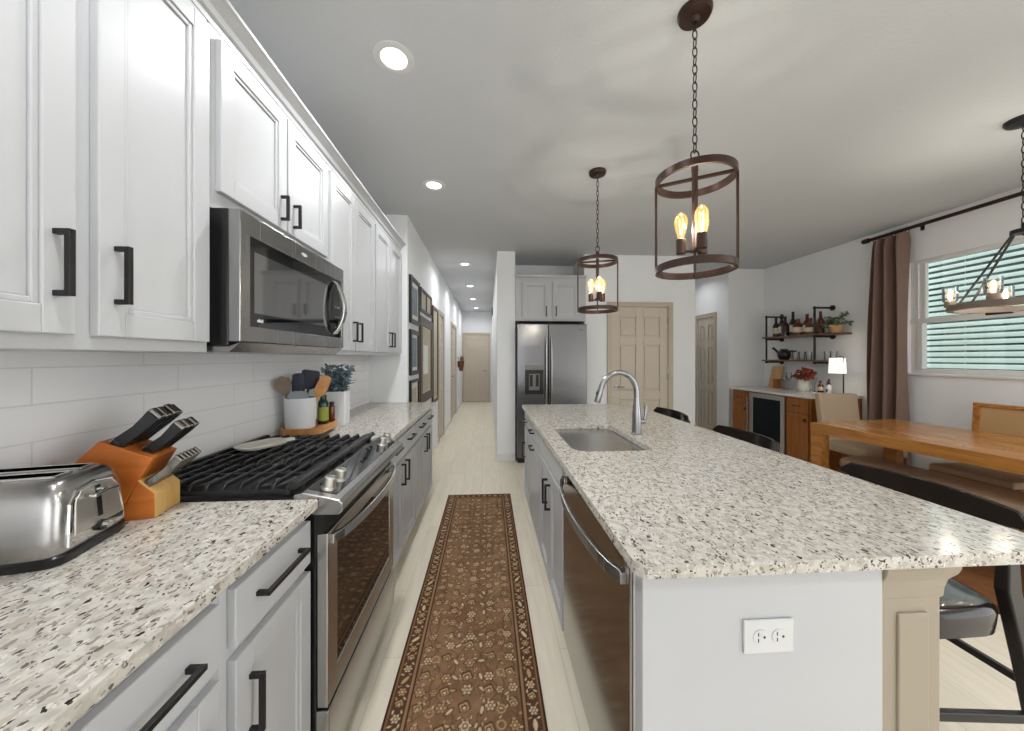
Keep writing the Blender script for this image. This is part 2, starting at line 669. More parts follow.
struct('wall_back', MB().box(2.84, 3.85, 6.5, 6.6, 0, H), M_WALL)  # unseen wall added to close the recess against outside light
D3 = (5.54, 6.02)
mb = MB().box(3.75, 3.85, 5.2, D3[0], 0, H).box(3.75, 3.85, D3[1], 6.5, 0, H).box(3.75, 3.85, D3[0], D3[1], DH, H)
struct('wall_recess', mb, M_WALL)
struct('wall_right_return', MB().box(3.85, 4.45, 5.2, 5.3, 0, H), M_WALL)
WY0, WY1, WZ0, WZ1 = 1.35, 3.33, 1.19, 2.33
mb = MB().box(4.33, 4.45, .9, WY0, 0, H).box(4.33, 4.45, -2.7, -2.5, 0, H).box(4.33, 4.45, -2.5, .9, 2.55, H).box(4.33, 4.45, WY1, 5.2, 0, H)  # includes a large unseen opening behind the viewer, added to let in daylight
mb.box(4.33, 4.45, WY0, WY1, 0, WZ0).box(4.33, 4.45, WY0, WY1, WZ1, H)
struct('wall_right', mb, M_WALL)
mb = MB().box(-1.163, -1.0, -2.7, -2.6, 0, H).box(.9, 4.33, -2.7, -2.6, 0, H).box(-1.0, .9, -2.7, -2.6, 2.3, H)  # unseen; solid part and opening shaped for daylight and fridge reflections
struct('wall_front', mb, M_WALL)

# backsplash tiles
struct('trim_1', MB().box(-1.163, -1.155, -.6, 3.44, .9, 1.40), M_TILE)


def baseboard(name, boxes):
    mb = MB()
    for b in boxes:
        mb.box(*b)
    return struct(name, mb, M_TRIM, bevel=.004)


baseboard('baseboard_hall', [(-.79, -.776, 3.56, 5.48, 0, .1), (-.79, -.776, 6.17, 7.33, 0, .1), (-.79, -.776, 8.47, 10.6, 0, .1),
                             (.1, .114, 4.53, 10.6, 0, .1), (.1, .352, 4.516, 4.53, 0, .1)])
baseboard('baseboard_pantry', [(1.29, 1.6, 4.586, 4.6, 0, .1), (2.52, 2.84, 4.586, 4.6, 0, .1)])
baseboard('baseboard_right', [(3.736, 3.75, 5.2, 5.48, 0, .1), (3.736, 3.75, 6.08, 6.5, 0, .1), (3.75, 4.33, 5.186, 5.2, 0, .1),
                              (4.316, 4.33, .9, 3.7, 0, .1)])


def panel_door(n, fr, u0, u1, handle=None, hinge=None, six=True):
    """six-panel door with casing; fr gives the wall face, leaf sits a little behind it"""
    v1 = DH - .005
    mb = MB()
    st = .11 if u1 - u0 > .6 else .07
    mid = (u0 + u1) / 2
    rows = [(.2, .78), (.9, 1.52), (1.63, 1.9)]
    wide = u1 - u0 > .55
    cols = [(u0 + st, mid - .05), (mid + .05, u1 - st)]
    mb.fbox(fr, u0, u1, .01, v1, -.045, -.03)
    for a, b in ((u0, u0 + st), (mid - .05, mid + .05), (u1 - st, u1)):
        mb.fbox(fr, a, b, .01, v1, -.031, -.012)
    vv = [.01] + [q for r in rows for q in r] + [v1]
    for a, b in zip(vv[::2], vv[1::2]):
        for c0, c1 in cols:
            mb.fbox(fr, c0, c1, a, b, -.031, -.012)
    for r0, r1 in rows:
        for c0, c1 in cols:
            mb.fbox(fr, c0 + .022, c1 - .022, r0 + .022, r1 - .022, -.031, -.016)
    d = struct('door_%d' % n, mb, M_DOOR, bevel=.004)
    # jamb and casing, one mesh
    cs = MB()
    cw = .062
    cs.fbox(fr, u0 - cw, u0, 0, DH + cw, -.002, .016).fbox(fr, u1, u1 + cw, 0, DH + cw, -.002, .016)
    cs.fbox(fr, u0, u1, DH, DH + cw, -.002, .016)
    cs.fbox(fr, u0 - cw, u0 - cw + .016, 0, DH + cw, .016, .022).fbox(fr, u1 + cw - .016, u1 + cw, 0, DH + cw, .016, .022)
    cs.fbox(fr, u0 - cw, u1 + cw, DH + cw - .016, DH + cw, .016, .022)
    cs.make('casing', M_CASE, d, bevel=.003)
    if handle is not None:
        hb = MB()
        p = Vector(fr(handle, .95, -.012))
        o = Vector(fr(handle, .95, .04)) - p
        side = Vector(fr(handle + (.1 if handle < mid else -.1), .95, -.012)) - p
        hb.cyl(p, p + o * .2, .026)
        hb.cyl(p + o * .2, p + o, .01)
        hb.tube([p + o * .95, p + o * .95 + side], [.01, .008], 8)
        hb.make('lever_handle', M_NICKEL, d, smooth=True)
    if hinge is not None:
        for z in (.25, 1.05, 1.8):
            hb = MB()
            p = Vector(fr(hinge, z, -.006))
            hb.cyl(p, p + Vector((0, 0, .09)), .009, seg=8)
            hb.make('hinge', M_NICKEL, d, smooth=True)
    return d


panel_door(1, face_ny(10.6), -.735, -.005, handle=-.07)
panel_door(2, face_ny(4.6), 1.665, 2.455, handle=1.73, hinge=2.452)
panel_door(3, face_nx(3.75), D3[0] + .005, D3[1] - .005, hinge=D3[0] + .01)
panel_door(4, face_px(-.79), 5.555, 6.095)
panel_door(5, face_px(-.79), 7.405, 8.395, handle=7.47)

# window on the right wall
mb = MB()
fw = .05
X0, X1 = 4.372, 4.425
FW = face_nx(X1)
MZ = 1.725
mb.frame(FW, WY0, WY1, WZ0, WZ1, WY0 + fw, WY1 - .06, WZ0 + fw, WZ1 - .03, 0, X1 - X0)
mb.box(X0 - .012, X1 - .006, WY0 + .003, WY1 - .003, MZ - .03, MZ + .02)
mb.box(X0 + .012, X1 - .004, WY1 - .11, WY1 - .055, MZ + .015, WZ1 - .02)
mb.box(X0 - .009, X1 - .008, WY1 - .10, WY1 - .055, WZ0 + .04, MZ - .025)
win = struct('window_1', mb, M_TRIM, bevel=.004)
MB().box(4.31, 4.368, WY0 - .02, WY1 + .02, WZ0 - .022, WZ0 + .002).make('window_sill', M_TRIM, win, bevel=.004)
MB().box(4.404, 4.408, WY0 + .04, WY1 - .1, WZ0 + .04, WZ1 - .02).make('pane', M_PANE, win)
MB().box(4.35, 4.361, 2.62, 2.78, MZ - .005, MZ + .018).make('sash_lock', M_BLKMET, win, bevel=.003)

# slat blind just outside the sashes
bl = thing('window_blind', 'pale mint horizontal slat blind filling the window behind the chandelier', 'blind', (4.49, 2.3, WZ0))
mb = MB()
z = WZ0 + .02
th = .0028
ang = math.radians(43)
while z < WZ1 + .03:
    hw = .0285
    dx, dz = hw * math.cos(ang), hw * math.sin(ang)
    # inner edge low
    nx, nz = -math.sin(ang) * th / 2, math.cos(ang) * th / 2
    ring = [(4.49 - dx + nx, z - dz + nz), (4.49 + dx + nx, z + dz + nz), (4.49 + dx - nx, z + dz - nz), (4.49 - dx - nx, z - dz - nz)]
    mb.prism(ring, 'Y', WY0 - .02, WY1 + .02)
    z += .057
mb.make('slats', M_BLIND, bl)
MB().box(4.455, 4.525, WY0 - .02, WY1 + .02, WZ1 + .05, WZ1 + .1).make('head_rail', M_TRIM, bl, bevel=.003)
for y in (1.6, 2.3, 3.0):
    MB().tube([(4.49, y, WZ0), (4.49, y, WZ1 + .05)], .0015, 6).make('ladder_cord', M_BLIND, bl)

mb = MB()  # backdrop added outside so the gaps between the slats stay dark
mb.box(7.5, 7.9, 1.2, 9.5, -.1, 3.3)
for i in range(500):
    mb.ell((7.5 - random.random() * .1, 1.3 + 8.1 * random.random(), random.random() * 3.3), .1, .2, .15, 6, 4)
hd = mb.make('hedge', M_HEDGE)
tag(hd, 'dark green hedge backdrop added outside to keep the slat gaps dark', 'hedge')
gs = struct('ground', MB().box(4.6, 9, -4, 10, -.2, -.1), mat('pale_bounce_ground', (205, 202, 194), .9, vary=.08))  # ground made pale to bounce sky light up onto the slats


# ------------------------------------------------------------------ cabinetry
def shaker(fr, u0, u1, v0, v1, t=.02, rail=.055, panel=True):
    mb = MB()
    if panel and (u1 - u0) > .2 and (v1 - v0) > .2:
        mb.fbox(fr, u0, u0 + rail, v0, v1, 0, t).fbox(fr, u1 - rail, u1, v0, v1, 0, t)
        mb.fbox(fr, u0 + rail, u1 - rail, v0, v0 + rail, 0, t).fbox(fr, u0 + rail, u1 - rail, v1 - rail, v1, 0, t)
        r2 = rail + .012
        mb.fbox(fr, u0 + rail, u0 + r2, v0 + rail, v1 - rail, 0, t - .005)
        mb.fbox(fr, u1 - r2, u1 - rail, v0 + rail, v1 - rail, 0, t - .005)
        mb.fbox(fr, u0 + r2, u1 - r2, v0 + rail, v0 + r2, 0, t - .005)
        mb.fbox(fr, u0 + r2, u1 - r2, v1 - r2, v1 - rail, 0, t - .005)
        mb.fbox(fr, u0 + r2, u1 - r2, v0 + r2, v1 - r2, 0, t - .011)
    else:
        mb.fbox(fr, u0, u1, v0, v1, 0, t)
    return mb


def pull(fr, u, v, length, vertical, t=.02, out=.032, th=.011):
    """square bar pull centred at u, v"""
    mb = MB()
    h = length / 2
    if vertical:
        mb.fbox(fr, u - th / 2, u + th / 2, v - h, v + h, t + out - th, t + out)
        mb.fbox(fr, u - th / 2, u + th / 2, v - h, v - h + th, t, t + out - th)
        mb.fbox(fr, u - th / 2, u + th / 2, v + h - th, v + h, t, t + out - th)
    else:
        mb.fbox(fr, u - h, u + h, v - th / 2, v + th / 2, t + out - th, t + out)
        mb.fbox(fr, u - h, u - h + th, v - th / 2, v + th / 2, t, t + out - th)
        mb.fbox(fr, u + h - th, u + h, v - th / 2, v + th / 2, t, t + out - th)
    return mb


def door_part(root, fr, u0, u1, v0, v1, hu=None, hv=None, hl=.13, m=None, vert=True, name='door', hm=None, t=.02, rail=.055, panel=True,
              th=.011):
    d = shaker(fr, u0, u1, v0, v1, t, rail, panel).make(name, m or M_CAB, root, bevel=.0025)
    if hu is not None:
        pull(fr, hu, hv, hl, vert, t, th=th).make('handle', hm or M_BLKMET, d, bevel=.0012)
    return d


# upper cabinets on the left wall
FU = face_px(-.855)


def upper(label, y0, y1, z0, z1, doors, grp='white upper cabinets'):
    t = thing('upper_cabinet', label, 'cabinet', (-1.0, (y0 + y1) / 2, z0), 0, grp)
    MB().box(-1.155 if z0 < 1.6 else -1.163, -.855, y0, y1, z0, z1).make('body', M_CAB, t, bevel=.002)
    for d in doors:
        door_part(t, FU, *d)
    return t


UT = 2.35
upper('tall white upper cabinet nearest the viewer, above the toaster', .06, 1.11, 1.367, UT + .03,
      [(.09, .42, 1.397, UT), (.44, .757, 1.397, UT, .722, 1.535, .13), (.797, 1.095, 1.397, UT, .832, 1.535, .13)])
upper('short white two-door upper cabinet directly above the microwave', 1.115, 1.885, 1.815, UT + .03,
      [(1.14, 1.495, 1.872, UT, 1.455, 1.955, .10), (1.505, 1.865, 1.872, UT, 1.545, 1.955, .10)])
upper('white two-door upper cabinet right of the microwave, over the canister', 1.89, 2.628, 1.367, UT + .03,
      [(1.905, 2.235, 1.392, UT, 2.2, 1.51, .125), (2.245, 2.612, 1.392, UT, 2.285, 1.51, .125)])
upper('white two-door upper cabinet at the far end, beside the hallway wall', 2.632, 3.435, 1.367, UT + .03,
      [(2.648, 3.02, 1.392, UT, 2.985, 1.5, .125), (3.03, 3.41, 1.392, UT, 3.068, 1.5, .125)])
# crown moulding along the cabinets
prof = [(-1.163, UT + .03), (-.853, UT + .03), (-.853, UT + .05), (-.843, UT + .055), (-.835, UT + .07), (-.812, UT + .09), (-.803, UT + .095),
        (-.803, UT + .107), (-1.163, UT + .107)]
struct('trim_2', MB().prism(prof, 'Y', -.4, 3.438), M_CAB)
struct('trim_3', MB().box(-1.155, -.85, -.4, .055, 1.367, UT + .03), M_CAB)

# base cabinets, left run
FB = face_px(-.565)
CT = .914


def base_left(label, y0, y1, cols, grp='white base cabinets of the left run'):
    t = thing('base_cabinet', label, 'cabinet', (-.85, (y0 + y1) / 2, 0), 0, grp)
    MB().box(-1.16, -.565, y0, y1, .1, CT - .03).make('body', M_CAB, t, bevel=.002)
    MB().box(-1.16, -.62, y0, y1, 0, .1).make('toe_kick', M_TOE, t)
    for (a, b, hz, hside) in cols:
        dr = shaker(FB, a, b, .72, .85, panel=False).make('drawer', M_CAB, t, bevel=.003)
        pull(FB, (a + b) / 2, .80 if hz is None else hz, .16 if hz is None else (.19 if b - a < .45 else .36), False).make('handle', M_BLKMET, dr, bevel=.0012)
        door_part(t, FB, a, b, .115, .695, (a + .045) if hside < 0 else (b - .045), .56 if y0 < 1.5 else .615, .135)
    return t


base_left('white base cabinet nearest the viewer, drawer over door under the toaster', -.35, .762, [(-.33, .2, .79, 1), (.235, .742, .785, 1)])
base_left('white base cabinet with drawer and door beside the range, under the knife block', .762, 1.105, [(.785, 1.102, .795, -1)])
base_left('white base cabinet just past the range, two drawers over two doors', 1.875, 2.65,
          [(1.89, 2.26, None, 1), (2.27, 2.635, None, -1)])
base_left('white base cabinet at the far end of the left run by the hallway', 2.65, 3.435,
          [(2.665, 3.035, None, 1), (3.045, 3.42, None, -1)])

# countertops
o = MB().box(-1.155, -.525, -.4, 1.107, CT - .03, CT).make('countertop', M_GRAN, bevel=.004, segs=3)
tag(o, 'speckled granite countertop in the left foreground under the toaster', 'countertop')
o = MB().box(-1.155, -.525, 1.873, 3.437, CT - .03, CT).make('countertop', M_GRAN, bevel=.004, segs=3)
tag(o, 'speckled granite countertop on the far side of the range', 'countertop')


# island countertop with sink cut-out
def rrect(x0, x1, y0, y1, r, n=6):
    pts = []
    for cx, cy, a0 in ((x1 - r, y1 - r, 0), (x0 + r, y1 - r, PI / 2), (x0 + r, y0 + r, PI), (x1 - r, y0 + r, 1.5 * PI)):
        for k in range(n + 1):
            a = a0 + PI / 2 * k / n
            pts.append((cx + r * math.cos(a), cy + r * math.sin(a)))
    return pts


IX0, IX1, IY0, IY1 = .311, 1.333, .706, 3.2
SX0, SX1, SY0, SY1 = .40, .785, 1.585, 2.225
outer = rrect(IX0, IX1, IY0, IY1, .03)
inner = rrect(SX0, SX1, SY0, SY1, .075)
bm = bmesh.new()
ed = []
for loop in (outer, inner):
    vs = [bm.verts.new((x, y, CT - .028)) for x, y in loop]
    ed += [bm.edges.new((vs[i], vs[(i + 1) % len(vs)])) for i in range(len(vs))]
bmesh.ops.triangle_fill(bm, use_beauty=True, use_dissolve=False, edges=ed)
ext = bmesh.ops.extrude_face_region(bm, geom=list(bm.faces))
bmesh.ops.translate(bm, vec=(0, 0, .028), verts=[g for g in ext['geom'] if isinstance(g, bmesh.types.BMVert)])
bmesh.ops.recalc_face_normals(bm, faces=bm.faces)
me = bpy.data.meshes.new('countertop')
bm.to_mesh(me)
bm.free()
me.materials.append(M_GRAN)
o = bpy.data.objects.new('countertop', me)
C.objects.link(o)
md = o.modifiers.new('bevel', 'BEVEL')
md.width = .004
md.segments = 2
md.limit_method = 'ANGLE'
md.angle_limit = math.radians(60)
tag(o, 'large speckled granite island countertop holding the sink and faucet', 'countertop')

# island carcass pieces
FI = face_nx(.352)


def base_island(label, y0, y1, fronts, x1=.9, hollow=False):
    t = thing('base_cabinet', label, 'cabinet', (.6, (y0 + y1) / 2, 0), 0, 'white base cabinets of the island')
    mb = MB()
    if hollow:
        mb.box(.352, x1, y0, y0 + .02, .1, CT - .028).box(.352, x1, y1 - .02, y1, .1, CT - .028)
        mb.box(.352, .37, y0 + .02, y1 - .02, .1, CT - .028).box(x1 - .02, x1, y0 + .02, y1 - .02, .1, CT - .028)
        mb.box(.37, x1 - .02, y0 + .02, y1 - .02, .1, .13)
    else:
        mb.box(.352, x1, y0, y1, .1, CT - .028)
    mb.make('body', M_CAB, t, bevel=.002)
    MB().box(.40, x1, y0, y1, 0, .1).make('toe_kick', M_TOE, t)
    for kind, a, b, v0, v1, hu, hv, hl, vert in fronts:
        door_part(t, FI, a, b, v0, v1, hu, hv, hl, vert=vert, name=kind, panel=(kind == 'door'))
    return t


base_island('white island sink cabinet with two long doors beside the dishwasher', 1.535, 2.25,
            [('false_front', 1.545, 2.24, .745, .875, None, None, 0, False),
             ('door', 1.545, 1.885, .115, .73, 1.845, .60, .14, True), ('door', 1.895, 2.24, .115, .73, 1.935, .60, .14, True)], hollow=True)
base_island('white island drawer cabinet between the sink doors and the far end', 2.25, 2.78,
            [('drawer', 2.26, 2.77, .745, .875, 2.56, .80, .13, False), ('drawer', 2.26, 2.77, .115, .73, 2.56, .68, .13, False)])
base_island('white island end cabinet, drawer over door, facing the refrigerator end', 2.78, 3.17,
            [('drawer', 2.79, 3.155, .745, .875, 3.0, .80, .13, False), ('door', 2.79, 3.155, .115, .73, 3.11, .52, .14, True)])
# end panel facing the viewer + knee wall + pilaster
t = thing('island_end_panel', 'plain white island end panel with an outlet facing the viewer', 'panel', (.6, .76, 0))
MB().box(.338, .905, .742, .782, 0, CT - .028).make('panel', M_CAB, t, bevel=.003)
MB().box(.338, .352, .782, .79, 0, CT - .028).make('edge_strip', M_TRIM, t)
t = thing('outlet', 'white horizontal duplex outlet on the island end panel', 'outlet', (.626, .742, .728))
MB().box(.567, .684, .736, .7415, .691, .766).make('cover_plate', M_PLASW, t, bevel=.0025)
for sx in (.604, .648):
    r = [(sx + .018 * math.cos(a) * (1 if abs(math.cos(a)) < .8 else .92), .7285 + .0165 * math.sin(a)) for a in np.linspace(0, 2 * PI, 20, endpoint=False)]
    so = MB().prism(r, 'Y', .7345, .7365).make('socket', M_PLASW, t)
    sl = MB().box(sx - .006, sx - .004, .734, .7346, .731, .739).box(sx - .006, sx - .004, .734, .7346, .718, .726)
    sl.cyl((sx + .009, .734, .7285), (sx + .009, .7346, .7285), .0028, seg=10)
    sl.make('slots', M_BLACK, so)
t = thing('island_pilaster', 'tan painted island corner pilaster with a flared capital', 'pilaster', (.98, .82, 0))
MB().box(.906, 1.056, .748, .9, .0, CT - .03).make('post', M_TAN, t, bevel=.003)
MB().box(.945, 1.02, .742, .75, .12, .76).make('raised_panel', M_TAN, t, bevel=.003)
cp = []
for z, e in ((.79, .0), (.795, .006), (.815, .008), (.835, .014), (.85, .03), (.862, .036), (.884, .036)):
    cp.append([(.906, .748 - e * .4, z), (1.056 + e, .748 - e * .4, z), (1.056 + e, .9 + e, z), (.906, .9 + e, z)])
MB().loft(cp).make('capital', M_TAN, t, bevel=.002)
MB().box(.90, 1.07, .736, .912, 0, .1).make('plinth', M_TAN, t, bevel=.004)
struct('wall_island_back', MB().box(.902, .935, .9, 3.17, 0, CT - .03), M_TAN)

# sink
t = thing('sink', 'undermount stainless single-bowl sink set in the island', 'sink', ((SX0 + SX1) / 2, (SY0 + SY1) / 2, .7))
ro = []
for e, z in ((.012, CT - .0285), (-.004, CT - .0285), (-.004, CT - .05), (-.006, .80), (-.012, .74), (-.03, .718), (-.06, .714)):
    ro.append([(x, y, z) for x, y in rrect(SX0 - e, SX1 + e, SY0 - e, SY1 + e, max(.075 + e, .012))])
back = [[(x, y, z) for x, y in rrect(SX0 - e, SX1 + e, SY0 - e, SY1 + e, max(.075 + e, .012))] for e, z in ((-.058, .711), (-.028, .715), (-.009, .738), (.0, .80), (.012, CT - .031))]
MB().loft(ro + back, True, False).make('basin', M_STEELH, t, smooth=True, angle=50)
mb = MB().lathe([(.042, .7142), (.045, .7155), (.03, .716), (.01, .7145)], ((SX0 + SX1) / 2, (SY0 + SY1) / 2 + .1, 0), 20)
mb.make('drain', M_CHROME, t, smooth=True)

# faucet
fx, fy = .845, 1.93
t = thing('faucet', 'brushed nickel gooseneck pull-down faucet behind the sink', 'faucet', (fx, fy, CT))
MB().lathe([(.03, 0), (.03, .006), (.026, .01), (.026, .10), (.022, .14), (.016, .20), (.0145, .215)], (fx, fy, CT), 20).make('body', M_NICKEL, t, smooth=True)
pts = [(fx, fy, CT + .21)]
cz = CT + .235
R_ = .105
for k in range(19):
    a = PI * k / 18 * .93
    pts.append((fx - R_ + R_ * math.cos(a), fy, cz + R_ * math.sin(a) * 1.1))
MB().tube(pts, .0155, 14).make('neck', M_NICKEL, t, smooth=True)
e = Vector(pts[-1])
dv = (e - Vector(pts[-2])).normalized()
sp = MB().tube([e - dv * .01, e + dv * .03, e + dv * .075, e + dv * .082], [.0145, .0165, .018, .016], 14).make('spray_head', M_NICKEL, t, smooth=True)
q = e + dv * .03 + Vector((-.014, 0, .0))
MB().ell(tuple(q), .006, .008, .014).make('spray_button', M_BLACK, sp, smooth=True)
mb = MB().cyl((fx, fy, CT + .075), (fx + .045, fy - .012, CT + .075), .019, .017)
mb.tube([(fx + .038, fy - .01, CT + .078), (fx + .046, fy - .012, CT + .11), (fx + .05, fy - .012, CT + .165)], [.011, .009, .006], 10)
mb.make('lever', M_NICKEL, t, smooth=True)

# dishwasher
t = thing('dishwasher', 'stainless dishwasher with a bowed bar handle in the island', 'dishwasher', (.6, 1.16, 0))
y0, y1 = .80, 1.53
MB().box(.36, .9, .79, 1.533, .1, CT - .035).make('tub', M_BLACK, t)
mb = MB()
rings = []
for y in np.linspace(y0, y1, 9):
    rings.append([(.334, y, .112), (.334, y, CT - .045), (.36, y, CT - .04), (.36, y, .112)])
mb.loft(rings)
MB().box(.334, .36, y0, y1, .112, CT - .045).make('door', M_STEELD, t, bevel=.006, segs=3)
MB().box(.39, .6, .79, 1.533, .01, .11).make('kick_plate', M_STEELD, t)
pts = []
for k in range(17):
    q = k / 16
    pts.append((.334 - .008 - .048 * math.sin(PI * q) ** .6, .83 + q * .67, .815))
mb = MB()
rings = []
for i, p in enumerate(pts):
    rings.append([(p[0] - .007, p[1], p[2] - .016), (p[0] - .007, p[1], p[2] + .016), (p[0] + .007, p[1], p[2] + .016), (p[0] + .007, p[1], p[2] - .016)])
mb.loft(rings)
mb.box(.318, .336, .82, .845, .80, .83).box(.318, .336, 1.485, 1.51, .80, .83)
mb.make('handle', M_STEEL, t, bevel=.003)

# ------------------------------------------------------------------ microwave
t = thing('microwave', 'stainless over-the-range microwave under the short upper cabinet', 'microwave', (-.95, 1.5, 1.385))
my0, my1, mz0, mz1 = 1.118, 1.882, 1.375, 1.812
MB().box(-1.154, -.80, my0, my1, mz0 + .012, mz1).make('case', M_BLACK, t, bevel=.003)
mb = MB()
gy0, gy1, gz0, gz1 = 1.165, 1.862, 1.452, 1.742
fp = face_px(-.80)
mb.frame(fp, my0, my1, mz0 + .025, mz1, gy0, gy1, gz0, gz1, 0, .036)
fr_ = mb.make('front_frame', M_STEEL, t, bevel=.003)
MB().fbox(fp, gy0, gy1, gz0, gz1, 0, .034).make('black_glass_panel', M_BGLASS, t)
MB().fbox(fp, gy0 + .02, 1.70, gz0 + .045, gz1 - .045, .034, .0348).make('viewing_window', M_MWGLASS, t)
mb = MB()
for i in range(9):
    a = 1.80 + .0
    mb.fbox(fp, 1.785 + (i % 3) * .018, 1.797 + (i % 3) * .018, 1.50 + (i // 3) * .05, 1.508 + (i // 3) * .05, .034, .0346)
mb.make('keypad', M_DISP, t)
pts = [(-.762 + .0 + .042 * math.sin(PI * k / 14) ** .7, 1.762 + .022 * math.sin(PI * k / 14), 1.465 + .262 * k / 14) for k in range(15)]
mb = MB()
mb.loft([[(p[0] - .008, p[1] - .018, p[2]), (p[0] + .008, p[1] - .018, p[2]), (p[0] + .008, p[1] + .018, p[2]), (p[0] - .008, p[1] + .018, p[2])] for p in pts])
mb.make('handle', M_CHROME, t, bevel=.004, smooth=True)
mb = MB()
mb.prism([(-1.15, mz0 + .012), (-.80, mz0 + .012), (-.766, mz0 + .024), (-.80, mz0 - .008), (-1.15, mz0 - .008)], 'Y', my0 + .004, my1 - .004)
mb.make('underside', M_STEEL, t, bevel=.002)
lg = MB()
for k in range(16):
    a0, a1 = 2 * PI * k / 16, 2 * PI * (k + 1) / 16
    lg.hull8([(-.7635, 1.49 + .018 * math.cos(a), 1.777 + .007 * math.sin(a)) for a in (a0, a1)] + [(-.7635, 1.49 + .014 * math.cos(a), 1.777 + .004 * math.sin(a)) for a in (a1, a0)],
             [(-.7625, 1.49 + .018 * math.cos(a), 1.777 + .007 * math.sin(a)) for a in (a0, a1)] + [(-.7625, 1.49 + .014 * math.cos(a), 1.777 + .004 * math.sin(a)) for a in (a1, a0)])
for i in range(5):
    lg.box(-.7638, -.7628, 1.47 + i * .009, 1.476 + i * .009, 1.774, 1.78)
lg.make('oval_badge', M_PLASW, t)
lg = MB()
for i in range(4):
    lg.box(-.766, -.7652, 1.20 + i * .008, 1.206 + i * .008, 1.468, 1.476 + (i % 2) * .003)
lg.make('model_mark', M_PLASW, t)

# ------------------------------------------------------------------ range
t = thing('range', 'stainless gas range with black cooktop and oven below', 'stove', (-.83, 1.49, 0))
ry0, ry1 = 1.112, 1.868
MB().box(-1.152, -.535, ry0, ry1, .04, .895).make('body', M_BLACK, t, bevel=.002)
MB().box(-1.152, -.56, ry0, ry1, .895, .918).make('cooktop', M_BLACK, t, bevel=.003)
# sloped control fascia
prof = [(-.60, .905), (-.60, .926), (-.575, .932), (-.464, .907), (-.452, .896), (-.452, .874), (-.465, .862), (-.54, .862)]
MB().prism(prof, 'Y', ry0 - .004, ry1 + .004).make('control_panel', M_STEELH, t, bevel=.003)
mb = MB()


def slope(x):
    return .932 + (x + .575) / (.111) * (-.025)


ya, yb = ry0 + .03, ry1 - .03
mb.hull8([(-.572, ya, slope(-.572) - .002), (-.485, ya, slope(-.485) - .002), (-.485, yb, slope(-.485) - .002), (-.572, yb, slope(-.572) - .002)],
         [(-.572, ya, slope(-.572) + .001), (-.485, ya, slope(-.485) + .001), (-.485, yb, slope(-.485) + .001), (-.572, yb, slope(-.572) + .001)])
mb.make('touch_display', M_BGLASS, t)
nrm = Vector((.027, 0, .123)).normalized()
for ky in (1.175, 1.255, 1.745, 1.815):
    c = Vector((-.525, ky, slope(-.525)))
    kn = MB().cyl(c - nrm * .002, c + nrm * .008, .025, .023).cyl(c + nrm * .006, c + nrm * .038, .0205, .019).make('knob', M_STEELL, t, smooth=True, bevel=.002)
    MB().bar(tuple(c + nrm * .0385 + Vector((-.017, 0, .004))), tuple(c + nrm * .0385 + Vector((.017, 0, -.004))), .006, .006).make('pointer', M_STEEL, kn)
MB().box(-.535, -.515, ry0, ry1, .80, .872).make('vent_band', M_BLACK, t)
# oven door
fo = face_px(-.535)
mb = MB()
dz0, dz1 = .255, .80
mb.frame(fo, ry0 + .003, ry1 - .003, dz0, dz1, ry0 + .075, ry1 - .075, dz0 + .085, dz1 - .05, 0, .035)
od = mb.make('oven_door', M_STEELH, t, bevel=.004)
MB().fbox(fo, ry0 + .075, ry1 - .075, dz0 + .085, dz1 - .05, 0, .031).make('door_window', M_OVGLASS, od)
pts = []
for k in range(21):
    q = k / 20
    pts.append((-.494 + .046 * math.sin(PI * q) ** .6, ry0 + .025 + q * (ry1 - ry0 - .05), .775))
mb = MB()
mb.loft([[(p[0] - .007, p[1], p[2] - .017), (p[0] + .007, p[1], p[2] - .017), (p[0] + .007, p[1], p[2] + .017), (p[0] - .007, p[1], p[2] + .017)] for p in pts])
mb.box(-.502, -.487, ry0 + .018, ry0 + .045, .758, .792).box(-.502, -.487, ry1 - .045, ry1 - .018, .758, .792)
mb.make('handle', M_STEELH, od, bevel=.004)
MB().box(-.56, -.497, ry0 + .003, ry1 - .003, .055, .245).make('storage_drawer', M_STEELH, t, bevel=.004)
for sx in (-1.1, -.62):
    for sy in (ry0 + .05, ry1 - .05):
        MB().cyl((sx, sy, 0), (sx, sy, .05), .018, seg=12).make('foot', M_BLACK, t)
# burners
for bx, by, br in ((-1.0, 1.27, .042), (-.74, 1.27, .05), (-.87, 1.49, .045), (-1.0, 1.71, .042), (-.74, 1.71, .05)):
    b = MB().lathe([(br * 1.25, .916), (br * 1.25, .922), (br, .924), (br, .934), (br * .9, .938), (.004, .938)], (bx, by, 0), 20).make('burner', M_DISP, t, smooth=True)
    MB().lathe([(br * .8, .937), (br * .8, .944), (br * .7, .946), (.004, .946)], (bx, by, 0), 20).make('burner_cap', M_IRON, b, smooth=True)
